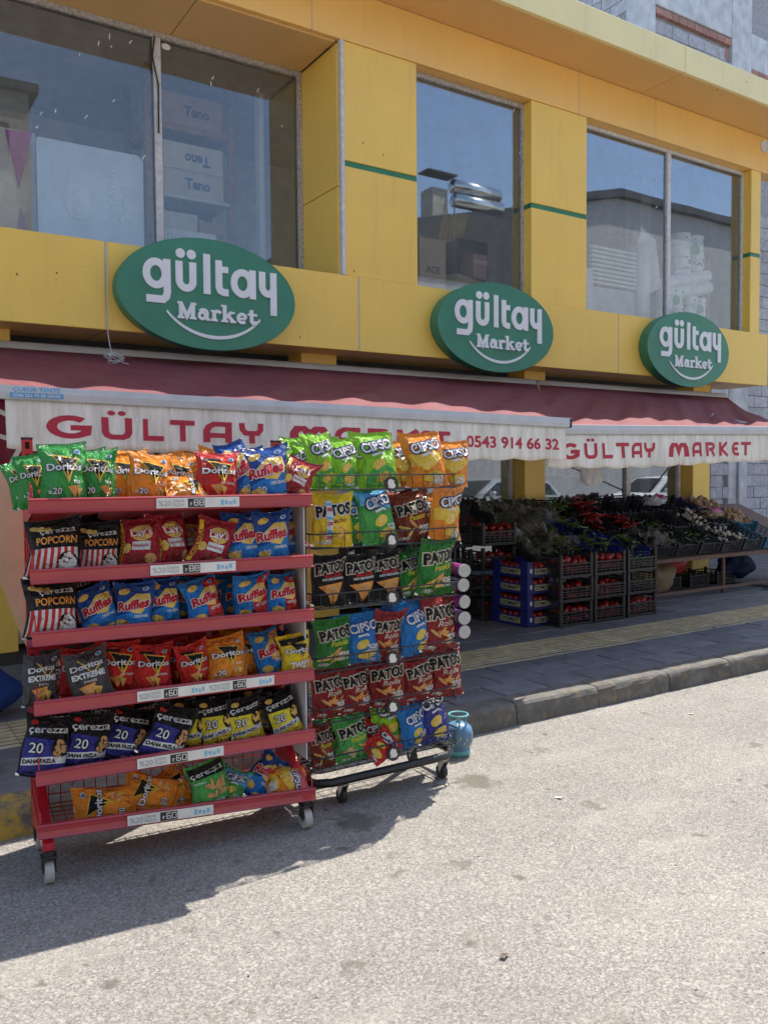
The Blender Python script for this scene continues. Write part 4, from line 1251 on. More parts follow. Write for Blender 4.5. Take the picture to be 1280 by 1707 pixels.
# ------------------------------------------------------------------ crisp bags
ASP = 1.38
class BagShape:
    def __init__(s, seed):
        r = random.Random(seed)
        s.d = [(r.uniform(-.8, .8), r.uniform(.12, .9), r.uniform(.18, .42), r.uniform(.08, .20), r.uniform(-.15, .09), r.uniform(0, 3.1)) for _ in range(9)]
        s.w = [(r.uniform(7, 18), r.uniform(0, 6.3), r.uniform(.07, .15)) for _ in range(3)]
        s.w2 = [(r.uniform(7, 18), r.uniform(0, 6.3), r.uniform(.07, .15)) for _ in range(3)]
        s.bend = r.uniform(-.5, .35)
        s.tw = r.uniform(-.25, .25)
        s.sway = r.uniform(-.05, .05)
        s.ear = (r.uniform(.01, .09), r.uniform(.01, .09))
        s.curl = r.uniform(-.35, .45)
        s.skew = r.uniform(-.07, .07)
        s.slump = r.uniform(.0, .07)
        s.pinch = (r.uniform(.25, .8), r.uniform(.0, .10), r.choice((-1, 1)))
        s.crease = [(r.uniform(-.9, .9), r.uniform(.1, .95), r.uniform(0, 3.14), r.uniform(.05, .12)) for _ in range(7)]
    def prof(s, v):
        sl = .05
        vv = min(1, max(0, (v - sl) / (1 - 2 * sl)))
        return vv, max(0, math.sin(math.pi * vv ** .82)) ** .58
    def pt(s, x, v, back=False):
        u = max(-1, min(1, 2 * x))
        vv, p = s.prof(v)
        lat = max(0, 1 - abs(u) ** 2.3) ** .8
        th = .5 * p * lat
        wr = 0
        for (k, ph, a) in s.w:
            wr += a * math.sin(k * u + ph + 2 * vv) * math.exp(-vv * 5.5)
        for (k, ph, a) in s.w2:
            wr += a * math.sin(k * u + ph - 3 * vv) * math.exp(-(1 - vv) * 4.2)
        for (cu, cv, ru, rv, a, ang) in s.d:
            du, dv = u - cu, (vv - cv) * 1.4
            e = du * math.cos(ang) + dv * math.sin(ang); f = -du * math.sin(ang) + dv * math.cos(ang)
            wr += a * math.exp(-(e / ru) ** 2 - (f / rv) ** 2)
        for (cu, cv, ang, a) in s.crease:
            du, dv = u - cu, (vv - cv) * 1.4
            f = -du * math.sin(ang) + dv * math.cos(ang); e = du * math.cos(ang) + dv * math.sin(ang)
            wr += a * math.exp(-abs(f) / .085) * math.exp(-(e / .6) ** 2)
        wr *= (1 - u ** 6) * min(1, p * 1.6)
        y = -(th + wr * .55) if not back else th * .62
        seal = v - .95
        if seal > 0:
            y += s.bend * seal * 3
        y += s.curl * vv * vv * .8
        y += s.tw * u * (max(0, vv - .7) ** 2) * 1.6
        crimp = .010 * math.sin(v * 320) if (v < .045 or v > .955) else 0
        xx = x * (1 - .11 * p) + s.sway * math.sin(math.pi * vv) + .012 * math.sin(9 * vv + s.tw * 20) * (abs(u) ** 3) * math.copysign(1, u)
        xx += s.skew * (vv - .3) - s.pinch[1] * s.pinch[2] * math.exp(-((vv - s.pinch[0]) / .15) ** 2) * max(0, u * s.pinch[2])
        z = v * (1 - s.slump) + s.slump * .6 * u * (vv ** 2) + (s.ear[0] if u < 0 else s.ear[1]) * (u * u - .4) * max(0, vv - .75) * 4 - .035 * (1 - u * u) * max(0, .2 - vv) * 2
        return (xx, y + crimp, z)
NVAR = 10
SHAPES = [BagShape(40 + k) for k in range(NVAR)]
BODY = []
for k, sh_ in enumerate(SHAPES):
    q = MB()
    q.grid(lambda a, b: sh_.pt(a - .5, b), 30, 38, 0)
    q.grid(lambda a, b: sh_.pt(a - .5, b, True), 12, 18, 1, flip=True)
    me = q.mesh('chip_bag', True)
    me.materials.append(None); me.materials.append(None)
    BODY.append(me)

F = lambda n: FILM[n]
DESIGN = {}
def D(name, body, desc, back='foil'):
    def deco(fn):
        DESIGN[name] = dict(body=body, desc=desc, items=fn(), back=back, cache={})
    return deco
def pct(x, y, n='20', c='white'):
    return [('offer_print', 1, 'black', T(n, x + .05, y, .13, .19, bold=.075)), ('offer_print', 2, c, T(n, x + .05, y, .13, .19, bold=.02)), ('offer_print', 2, c, T('%', x - .10, y + .01, .06, .07, bold=.03))]
def tortilla(cx, cy, s_=.14):
    return [('picture', 1, 'tortilla', POLY((cx - s_, cy + s_ * .6), (cx + s_ * .8, cy + s_ * .9), (cx + .2 * s_, cy - s_))), ('picture', 2, 'tan', POLY((cx - s_ * .6, cy + s_ * .45), (cx + s_ * .5, cy + s_ * .62), (cx + .15 * s_, cy - s_ * .5))),
            ('picture', 3, 'chip', POLY((cx + s_ * .4, cy + s_ * .6), (cx + s_ * 1.3, cy + s_ * .3), (cx + s_ * .8, cy - s_ * .9)))]
def tri_logo(word='Doritos', y=.80, rot=.0):
    a = [('logo', 1, 'paleorange', POLY((-.26, y + .33), (.34, y + .22), (.10, y - .30))), ('logo', 2, 'black', POLY((-.215, y + .295), (.30, y + .195), (.09, y - .225)))]
    a += [('logo', 3, 'black', T(word, 0.02, y - .03, .15, .82, rot, bold=.085)), ('logo', 4, 'white', T(word, 0.02, y - .03, .15, .82, rot, bold=.03))]
    a += [('logo', 5, 'paleorange', STROKE([(.06, y - .06), (.10, y - .22), (.26, y + .10)], .035))]
    return a
def badge(x=.30, y=1.16):
    return [('badge', 1, 'white', ELL(x, y, .075, .05)), ('badge', 2, 'blue', ELL(x, y, .05, .035))]
def dori(extra=(), twist=False):
    return tri_logo() + badge() + list(extra)
@D('dgreen', 'green', 'green bag with black triangle behind lettering')
def _():
    return dori(pct(-.20, .27) + tortilla(.22, .34)) + [('small_print', 1, 'white', T('TACO', .30, .50, .06, .16, bold=.03))]
@D('dorange', 'orange', 'orange bag with black triangle and white lettering')
def _():
    return dori(pct(-.22, .27) + tortilla(.18, .36)) + [('small_print', 1, 'white', T('nacho', .28, .52, .06, .16, bold=.02))]
@D('dred', 'red', 'red bag with black triangle and white lettering')
def _():
    return dori(tortilla(-.05, .36, .17)) + [('small_print', 1, 'white', T('HOT CORN', .20, .50, .055, .34, bold=.03)), ('small_print', 1, 'black', RECT(-.35, 1.12, .05, 1.2))]
@D('extreme', 'grey', 'dark grey bag with bold white words')
def _():
    y = .95
    return [('logo', 1, 'paleorange', STROKE([(-.20, y + .22), (.10, y - .22), (.36, y + .02)], .03)), ('logo', 2, 'white', T('Doritos', 0, y - .05, .14, .78, .06, bold=.03)),
            ('logo', 2, 'white', T('EXTREME', 0, y - .30, .14, .78, .0, bold=.05)), ('small_print', 1, 'cream', T('[mangal]', 0, y - .42, .06, .3))] + tortilla(-.08, .28, .24) + badge(.3, 1.2)
@D('twist', 'yellow', 'yellow bag with black triangle and bold white word')
def _():
    return [('background', 1, 'black', POLY((-.46, 1.26), (.46, 1.26), (.46, 1.14), (-.46, 1.05)))] + tri_logo(y=.82) + [('logo', 2, 'tan', T('TWIST', 0.0, .30, .2, .62, bold=.08)), ('logo', 3, 'white', T('TWIST', 0.0, .30, .2, .62, bold=.04)), ('picture', 1, 'tan', ELL(.05, .14, .16, .07))]
def ruf(base2, sub, extra=(), logo_y=.72):
    a = [('background', 1, base2, POLY((-.46, .08), (.46, .08), (.46, .72), (-.05, .58), (-.46, .42)))]
    a += [('picture', 2, 'chip', POLY((-.30, logo_y + .05), (.05, logo_y + .36), (.38, logo_y + .34), (.44, logo_y + .1), (.2, logo_y - .2), (-.05, logo_y - .16)))]
    a += [('picture', 3, 'gold', STROKE([(-.1 + .1 * k, logo_y + .18), (.04 + .1 * k, logo_y + .33)], .025)) for k in range(4)]
    a += [('logo', 4, 'white', T('Ruffles', 0.0, logo_y - .06, .23, .80, .17, bold=.10, shear=.15)), ('logo', 5, 'logored', T('Ruffles', 0.0, logo_y - .06, .23, .80, .17, bold=.045, shear=.15))]
    a += [('picture', 2, 'chip', ELL(-.24, 1.14, .15, .085, .4)), ('picture', 2, 'gold', ELL(-.24, .25, .17, .10, -.2)), ('picture', 3, 'chip', ELL(-.25, .27, .14, .075, -.2)), ('picture', 2, 'chip', ELL(.18, .13, .2, .07, .1))]
    a += [('small_print', 2, 'white', T(sub, .22, .42, .075, .38, .1, bold=.03))]
    return a + list(extra) + badge(.28, 1.2)
@D('rblue', 'deepblue', 'blue bag with golden chips and red lettering')
def _():
    return ruf('blue', 'ORIGINAL')
@D('rblue20', 'deepblue', 'blue bag with red lettering and white number')
def _():
    return ruf('blue', 'ORIGINAL', pct(-.22, .26))
@D('rketchup', 'blue', 'blue and red bag with golden chips')
def _():
    return [('background', 1, 'red', POLY((.0, .08), (.46, .08), (.46, 1.28), (.12, 1.28), (-.05, .6)))] + [i for i in ruf('blue', 'KETÇAP') if i[0] != 'background']
@D('rcheese', 'blue', 'blue and tan bag with golden chips')
def _():
    return [('background', 1, 'tan', POLY((-.1, .5), (.46, .3), (.46, 1.28), (.12, 1.28)))] + [i for i in ruf('blue', 'PEYNİR') if i[0] != 'background']
@D('lays', 'lays', 'dark red bag with yellow disc logo')
def _():
    a = [('logo', 1, 'chip', ELL(.05, .95, .27, .22)), ('logo', 2, 'logored', POLY((-.28, .86), (.34, .92), (.34, 1.02), (-.28, .96))), ('logo', 3, 'logored', T("Lay's", .05, .87, .20, .5, .08, bold=.08)), ('logo', 4, 'white', T("Lay's", .05, .87, .20, .5, .08, bold=.03))]
    a += [('label', 1, 'white', RECT(-.18, .50, .26, .72)), ('label', 2, 'ink', T('BAHARATLI', .04, .58, .06, .38, bold=.03))]
    a += [('picture', 1, 'brown', ELL(-.02, .28, .2, .14)), ('picture', 2, 'maroon', ELL(-.02, .28, .14, .095)), ('picture', 1, 'tan', ELL(.28, .3, .14, .12)), ('picture', 1, 'chip', ELL(-.30, .56, .10, .13))]
    vs, fs = T('DAHA FAZLA', 0, 0, .08, .8, bold=.04)
    a += [('side_strip', 1, 'yellow', RECT(-.47, .10, -.37, 1.26)), ('side_strip', 2, 'lays', ([(-.385 - z, .62 + x) for x, z in vs], fs))]
    return a
def nuts(cx, cy, rx, ry, col, n=16, seed=1, rim='black'):
    r = random.Random(seed)
    a = [('picture', 2, rim, ELL(cx, cy, rx + .03, ry + .03))]
    for _ in range(n):
        an, rr = r.uniform(0, 6.28), math.sqrt(r.random()) * .88
        a.append(('picture', 3 + (_ % 3), col if _ % 3 else ('cream' if col == 'white' else 'tan'), ELL(cx + rx * rr * math.cos(an), cy + ry * rr * math.sin(an), .045, .038, r.uniform(0, 3), 7)))
    return a
@D('popcorn', 'black', 'black popcorn bag with red and white stripes')
def _():
    a = [('background', 1, 'white', RECT(-.46, .06, .46, .64))]
    a += [('background', 2, 'red', POLY((-.44 + .125 * k, .06), (-.38 + .125 * k, .06), (-.385 + .13 * k, .64), (-.45 + .13 * k, .64))) for k in range(7)]
    a += [('logo', 1, 'white', T('çerezza', .08, 1.0, .14, .66, .04, bold=.01)), ('logo', 1, 'tortilla', T('POPCORN', .05, .74, .17, .78, 0.0, bold=.03))]
    a += [('picture', 1, 'gold', ELL(-.34 + .12 * k, 1.16 - .03 * k, .085, .06, .5 * k)) for k in range(3)]
    return a + nuts(.27, .30, .17, .21, 'white', 34, 3)
def cer(body2, nutcol, seed):
    a = [('background', 1, body2, POLY((-.46, .05), (.46, .05), (.46, .80), (-.46, .86)))]
    a += [('background', 2, 'white', POLY((-.46, .22), (.46, .36), (.46, .52), (-.46, .38)))]
    a += [('logo', 1, 'white', T('çerezza', -.02, .98, .17, .84, .06, bold=.015)), ('offer_print', 3, 'black', T('20', -.22, .52, .22, .28, bold=.07)), ('offer_print', 4, 'white', T('20', -.22, .52, .22, .28, bold=.01)), ('offer_print', 3, 'black', T('DAHA FAZLA', -.10, .31, .085, .66, .13, bold=.05))]
    return a + nuts(.27, .66, .15, .19, nutcol, 22, seed) + [('picture', 2, nutcol, ELL(.1, .13, .08, .05)), ('picture', 3, nutcol, ELL(.24, .16, .06, .05))]
@D('cnavy', 'black', 'black and navy nut bag with white lettering')
def _():
    return cer('navy', 'nut', 5) + [('badge', 1, 'red', ELL(-.33, 1.2, .075, .055))]
@D('cyellow', 'black', 'black and yellow corn bag with white lettering')
def _():
    return cer('lemon', 'chip', 8) + [('picture', 1, 'chip', ELL(-.3, 1.2, .12, .07, .3))]
@D('cgreen', 'midgreen', 'green and black peanut puff bag with white lettering')
def _():
    a = [('background', 1, 'black', RECT(-.46, .94, .46, 1.30)), ('logo', 2, 'white', T('çerezza', -.02, 1.02, .17, .84, .06, bold=.015)), ('small_print', 1, 'white', T('FISTIKLI', -.28, .78, .06, .3, bold=.03)), ('label', 1, 'white', RECT(-.2, .10, .34, .2)), ('label', 2, 'midgreen', T('Boy Boşaltı!', .07, .125, .055, .48, bold=.03))]
    r = random.Random(4)
    for k in range(20):
        a.append(('picture', 2 + k % 4, 'tan' if k % 2 else 'nut', ELL(.12 + r.uniform(-.25, .25), .58 + r.uniform(-.26, .26), .12, .045, r.uniform(-1.6, 1.6), 9)))
    return a
def patos(sub, subcol, chipcol, wt='185g', off=True, ink='black', edge='cream'):
    a = [('logo', 1, edge, T('PATOS', 0.02, .82, .26, .86, .14, bold=.13, shear=.12)), ('logo', 2, ink, T('PATOS', 0.02, .82, .26, .86, .14, bold=.055, shear=.12))]
    a += [('small_print', 1, subcol, T(sub, .08, .62, .13, .5, .12, bold=.01, shear=.3))]
    r = random.Random(sub)
    for k in range(7):
        a.append(('picture', 1 + k % 3, chipcol if k % 2 else 'tan', ELL(r.uniform(-.3, .25), .36 + r.uniform(-.12, .14), .17, .04, r.uniform(-1.2, 1.2), 9)))
    a += [('small_print', 1, 'white', T(wt, -.24, .07, .08, .24, bold=.05))]
    if off:
        a += [('offer_print', 4, 'white', T('%25', .24, .30, .13, .30, .1, bold=.05)), ('offer_print', 4, 'white', T('DAHA FAZLA', .24, .22, .05, .30, .1, bold=.05))]
    return a
@D('prolls', 'maroon', 'maroon bag with black lettering edged in cream')
def _(): return patos('Rolls', 'cream', 'tortilla')
@D('pgreen', 'dgreen', 'dark green bag with cream edged lettering')
def _(): return patos('Fıstıklı', 'lemon', 'chip')
@D('plime', 'midgreen', 'mid green bag with cream edged lettering')
def _(): return patos('Yoğurt', 'lemon', 'cream', off=False)
@D('pbrown', 'brown', 'brown bag with black lettering edged in cream')
def _(): return patos('Patates', 'lemon', 'chip', off=True)
@D('pyellow', 'yellow', 'yellow bag with black lettering and paper strip')
def _():
    a = patos('Nacho', 'brown', 'chip', off=False, edge='white') + [('label', 5, 'white', RECT(-.20, .08, -.06, 1.2))]
    for k in range(3):
        a += [('label', 6, 'logored', T('25', -.13, .2 + .36 * k, .08, .11, bold=.06)), ('label', 6, 'sky', RECT(-.19, .34 + .36 * k, -.07, .42 + .36 * k))]
    return a
@D('pblack', 'black', 'black bag with large tortilla chip')
def _():
    a = [('logo', 1, 'cream', T('PATOS', 0.02, .88, .26, .84, .12, bold=.13, shear=.12)), ('logo', 2, 'black', T('PATOS', 0.02, .88, .26, .84, .12, bold=.055, shear=.12)), ('small_print', 1, 'logored', T('MACLUB', .06, .74, .09, .5, .1, bold=.04)), ('small_print', 1, 'white', T('HOT CHILI FLAVOUR', .06, .66, .055, .62, .08, bold=.05))]
    a += [('picture', 1, 'tortilla', POLY((-.36, .50), (.36, .60), (.30, .46), (.08, .08), (.0, .06), (-.12, .28))), ('picture', 2, 'tan', POLY((-.22, .46), (.22, .52), (.06, .18)))]
    return a
def cipso(extra, edge='white', ink='cipsoink', chips=True, wt='160g'):
    a = [('logo', 3, ink, T('CIPSO', .04, .88, .24, .74, .18, bold=.12, shear=.15)), ('logo', 4, edge, T('CIPSO', .04, .88, .24, .74, .18, bold=.03, shear=.15)), ('logo', 4, edge, STROKE([(-.16, .74), (.06, .80), (.14, .76)], .05))]
    if chips:
        a += [('picture', 1, 'lemon', ELL(-.04, .52, .18, .12, .5)), ('picture', 2, 'chip', ELL(-.04, .52, .14, .09, .5)), ('picture', 1, 'lemon', ELL(.10, .24, .24, .11, .15)), ('picture', 2, 'chip', ELL(.1, .24, .19, .075, .15))]
    return a + [('small_print', 1, 'white', T(wt, .20, .06, .085, .3, bold=.05))] + list(extra)
@D('clime', 'lime', 'lime green bag with navy outlined lettering')
def _(): return cipso([('background', 1, 'midgreen', POLY((-.3, .04), (.46, .04), (.46, .34), (.0, .6), (-.3, .3)))])
@D('corange', 'orange', 'orange bag with navy outlined lettering')
def _(): return cipso([('background', 1, 'paleorange', POLY((-.46, .5), (.1, .45), (.46, .75), (.2, .9), (-.46, .8)))] + [('offer_print', 4, 'white', T('20', .22, .12, .15, .24, bold=.06))])
@D('cblue', 'blue', 'blue bag with white lettering and yellow chips')
def _(): return cipso([('offer_print', 4, 'white', T('%20', .24, .40, .12, .32, bold=.05)), ('offer_print', 4, 'white', T('DAHA FAZLA', .24, .33, .045, .32, bold=.05))], ink='deepblue')
@D('cnavy2', 'navy', 'navy bag with white lettering and yellow chips')
def _(): return cipso([])
@D('cgreenblue', 'midgreen', 'green and blue bag with white lettering')
def _(): return cipso([('background', 1, 'sky', POLY((-.46, .95), (.46, .75), (.46, 1.3), (-.46, 1.3))), ('offer_print', 4, 'white', T('%25', .24, .30, .12, .30, bold=.05))])
@D('cred', 'red', 'red bag with white lettering outlined in navy')
def _(): return cipso([])
FILM['ink'] = FILM['lays']

def bag_prints(dn, var):
    """the printed shapes of one design laid on one bag shape; made once and shared"""
    d = DESIGN[dn]
    if var in d['cache']:
        return d['cache'][var]
    if 'flat' not in d:
        d['flat'] = [(p, l, c_, cut(f, .07, .07)) for p, l, c_, f in d['items']]
    sh_ = SHAPES[var]
    groups = {}
    for p, l, c_, (vs, fs) in d['flat']:
        g = groups.setdefault(p, (MB(), []))
        if c_ not in g[1]:
            g[1].append(c_)
        V = []
        for x, y in vs:
            P = sh_.pt(max(-.495, min(.495, x)), max(0, min(1, y / ASP)))
            V.append((P[0], P[1] - .016 - .011 * l, P[2]))
        g[0].add(V, fs, g[1].index(c_))
    out = []
    for p, (mbq, cols) in groups.items():
        me = mbq.mesh(p, True)
        for c_ in cols:
            me.materials.append(FILM[c_])
        out.append((p, me))
    d['cache'][var] = out
    return out
ORD = ['first', 'second', 'third', 'fourth', 'fifth', 'sixth', 'seventh', 'eighth', 'ninth', 'tenth', 'eleventh', 'twelfth', 'thirteenth', 'fourteenth', 'fifteenth', 'sixteenth']
bag_rng = random.Random(11)
def put_bag(dn, label, group, M, w, h, thick, prints=True):
    d = DESIGN[dn]
    var = bag_rng.randrange(NVAR)
    o = link('chip_bag', BODY[var])
    tag(o, label, 'chip bag', group)
    for i, mname in enumerate((FILM[d['body']], MAT[d['back']])):
        o.material_slots[i].link = 'OBJECT'
        o.material_slots[i].material = mname
    o.matrix_world = M @ Matrix.Diagonal((w, thick, h, 1))
    if prints:
        for p, me in bag_prints(dn, var):
            link(p, me, o)
    return o

# ------------------------------------------------------------------ red rack
RA, RB = Vector((0.62, 3.44, 0)), Vector((1.765, 3.33, 0))
RW = (RB - RA).length
RROT = math.atan2(RB.y - RA.y, RB.x - RA.x)
rack = thing('red_rack', 'red metal display rack on casters with six shelves of snack bags', 'display rack', RA, RROT)
RM = Matrix.Translation(RA) @ Matrix.Rotation(RROT, 4, 'Z')
SHZ = [1.491, 1.217, .975, .704, .427, .186]
RD = .36
def post(x, name):
    q = MB(); y = RD; w = .042
    z0, z1 = .10, 1.76
    q.box((x - w / 2, y, z0), (x - w / 2 + .012, y + .03, z1)); q.box((x + w / 2 - .012, y, z0), (x + w / 2, y + .03, z1)); q.box((x - w / 2 + .012, y + .026, z0), (x + w / 2 - .012, y + .03, z1))
    z = z0
    while z < z1:
        q.box((x - w / 2 + .012, y, z), (x + w / 2 - .012, y + .006, z + .022)); z += .05
    q.build(name, 'rack_red', rack)
    q = MB(); q.box((x - .012, y + .020, z0 + .01), (x + .012, y + .0255, z1 - .01)); q.build('slot_shade_strip', 'dark_rubber', rack)  # dark strip stands in for the shade inside the hollow post
    q = MB(); q.cbox((x - w / 2 - .002, y - .002, z1), (x + w / 2 + .002, y + .032, z1 + .012), .003); q.build('post_cap', 'dark_rubber', rack)
post(.02, 'upright_post'); post(RW - .02, 'upright_post')
for i, z in enumerate(SHZ):
    tilt = (0.031 if i == 5 else 0.0)
    zl = lambda x: z + tilt * (1 - 2 * x / RW)
    # front rail with a shallow channel for price strips
    prof = [(-.004, -.029), (-.010, -.024), (-.004, -.018), (-.002, 0), (-.004, .018), (-.010, .024), (-.006, .029), (.012, .029), (.014, -.029)]
    n = len(prof)
    q = MB()
    q.add([(-.01, y, zl(0) + zz) for y, zz in prof] + [(RW + .01, y, zl(RW) + zz) for y, zz in prof], [(k, (k + 1) % n, n + (k + 1) % n, n + k) for k in range(n)] + [tuple(range(n))[::-1], tuple(range(n, 2 * n))])
    rail = q.build('shelf_rail', 'rail_red', rack, fix=True)
    if i < 5:
        q = MB(); q.box((.005, .016, z - .022), (RW - .005, RD - .005, z - .014)); q.build('shelf_plate', 'rack_red', rack)
    else:
        q = MB()
        for k in range(24):
            x = .02 + k * (RW - .04) / 23
            q.tube([(x, .014, zl(x) - .02), (x, RD, zl(x) - .02), (x, RD, zl(x) + .24)], .0028, 5)
        for k in range(7):
            y = .05 + k * .05
            q.tube([(.01, y, zl(0) - .018), (RW - .01, y, zl(RW) - .018)], .0028, 5)
        for k in range(4):
            q.tube([(.01, RD, zl(0) + .02 + .07 * k), (RW - .01, RD, zl(RW) + .02 + .07 * k)], .0028, 5)
        q.build('wire_basket', 'rack_red', rack)
    for x in (.0, RW):
        q = MB()
        s1 = .003 if x == 0 else -.003
        zz = zl(x)
        q.add([(x, .012, zz - .03), (x, .012, zz - .006), (x, RD, zz + .03), (x, RD, zz - .10), (x + s1, .012, zz - .03), (x + s1, .012, zz - .006), (x + s1, RD, zz + .03), (x + s1, RD, zz - .10)],
              [(0, 1, 2, 3), (7, 6, 5, 4), (0, 4, 5, 1), (1, 5, 6, 2), (2, 6, 7, 3), (3, 7, 4, 0)])
        q.build('shelf_bracket', 'rack_red', rack, fix=True)
        q = MB(); q.tube([(x + s1, .008, zz + .025), (x + s1, .012, zz + .07), (x + s1, RD * .6, zz + .12), (x + s1, RD - .01, zz + .13)], .0032, 5)
        for k in range(1, 5):
            q.tube([(x + s1, k * .07, zz), (x + s1, k * .07, zz + .065 + .03 * k / 2)], .0025, 4)
        q.build('side_wire', 'rack_red', rack)
# feet and casters
for x in (.03, RW - .03):
    q = MB(); q.cbox((x - .022, -.005, .135), (x + .022, RD + .03, .165), .004); q.build('foot', 'rack_red', rack)
    q = MB(); q.add([(x - .018, RD - .02, .165), (x + .018, RD - .02, .165), (x + .018, .0, .165), (x - .018, .0, .165), (x - .018, RD - .02, .36), (x + .018, RD - .02, .36), (x + .018, RD - .06, .36), (x - .018, RD - .06, .36)],
                     [(0, 1, 2, 3), (4, 7, 6, 5), (0, 4, 5, 1), (3, 2, 6, 7), (0, 3, 7, 4), (1, 5, 6, 2)]); q.build('gusset', 'rack_red', rack, fix=True)
    for y in (.015, RD):
        q = MB(); q.tube([(x, y, .134), (x, y, .112)], .022, 12); q.cbox((x - .03, y - .03, .106), (x + .03, y + .03, .114), .002)
        q.cbox((x - .026, y - .025, .05), (x - .021, y + .03, .106), .001); q.cbox((x + .021, y - .025, .05), (x + .026, y + .03, .106), .001)
        cs = q.build('caster', 'dark_rubber', rack)
        q = MB(); q.tube([(x - .017, y + .008, .047), (x + .017, y + .008, .047)], .046, 24); q.build('wheel', 'caster_grey', cs)
        q = MB(); q.tube([(x - .0205, y + .008, .047), (x + .0205, y + .008, .047)], .018, 12); q.build('hub', 'steel', cs)
q = MB(); q.cbox((RW - .012, .05, .30), (RW - .006, RD - .03, 1.46), .001); q.build('side_panel', 'panel_grey', rack)
q = MB(); q.box((.04, RD + .012, .32), (RW - .04, RD + .018, 1.60)); q.build('back_panel', 'rack_red', rack)
# price strips
SEG = {'0': 'abcdef', '6': 'acdefg', '8': 'abcdefg'}
def seven(ch, x, z, w, h):
    P = {'a': ((0, h), (w, h)), 'b': ((w, h), (w, h / 2)), 'c': ((w, h / 2), (w, 0)), 'd': ((0, 0), (w, 0)), 'e': ((0, 0), (0, h / 2)), 'f': ((0, h / 2), (0, h)), 'g': ((0, h / 2), (w, h / 2))}
    return [STROKE([(x + P[s_][0][0], z + P[s_][0][1]), (x + P[s_][1][0], z + P[s_][1][1])], .0035) for s_ in SEG[ch]]
def rs(pxx, pyy):
    return (RM.inverted() @ on_line(pxx, pyy, RA, RB)).x
for i, ys, spans in ((0, 838, [(260, 398, '88')]), (1, 945, [(250, 392, '88')]), (3, 1145, [(228, 345, '60'), (345, 456, '60')]), (4, 1260, [(228, 372, '60')]), (5, 1360, [(212, 355, '60')])):
    for (pa, pb, num) in spans:
        xa, xb = rs(pa, ys), rs(pb, ys)
        tl = .031 if i == 5 else 0
        zc = lambda x: SHZ[i] + tl * (1 - 2 * x / RW)
        def strip(x0, x1, z0, z1, y):
            return [(x0, y, zc(x0) + z0), (x1, y, zc(x1) + z0), (x1, y, zc(x1) + z1), (x0, y, zc(x0) + z1)]
        q = MB(); q.add(strip(xa, xb, -.021, .021, -.0115), [(0, 1, 2, 3)]); ps = q.build('price_strip', 'tag_white', rack)
        L_ = xb - xa
        q = MB()
        for flat in (T('%20', xa + L_ * .10, -.012, .022, L_ * .15, bold=.02), T('DAHA', xa + L_ * .26, .002, .012, L_ * .13, bold=.03), T('FAZLA', xa + L_ * .26, -.014, .012, L_ * .13, bold=.03)):
            q.add([(x, -.0125, zc(x) + z) for x, z in flat[0]], flat[1])
        q.build('offer_print', 'tag_grey', ps)
        q = MB(); q.add(strip(xa + L_ * .37, xa + L_ * .57, -.019, .017, -.0125), [(0, 1, 2, 3)]); q.build('number_plate', 'tag_black', ps)
        q = MB(); dw = L_ * .045
        for k, ch in enumerate(num):
            for stq in seven(ch, xa + L_ * .445 + k * dw * 1.45, -.011, dw, .022):
                q.add([(x, -.0135, zc(x) + z) for x, z in stq[0]], stq[1])
        for stq in (STROKE([(xa + L_ * .405, -.012), (xa + L_ * .405, .002)], .003), STROKE([(xa + L_ * .395, -.004), (xa + L_ * .42, .0)], .003)):
            q.add([(x, -.0135, zc(x) + z) for x, z in stq[0]], stq[1])
        q.build('price_digits', 'tag_white', ps)
        q = MB()
        for k in range(4):
            x0_ = xa + L_ * (.77 + .05 * k)
            q.add(strip(x0_, x0_ + L_ * .035, -.012 + .003 * (k % 2), .010 - .004 * (k % 3), -.0125), [(0, 1, 2, 3)])
        q.build('strip_picture', 'tag_blue', ps)

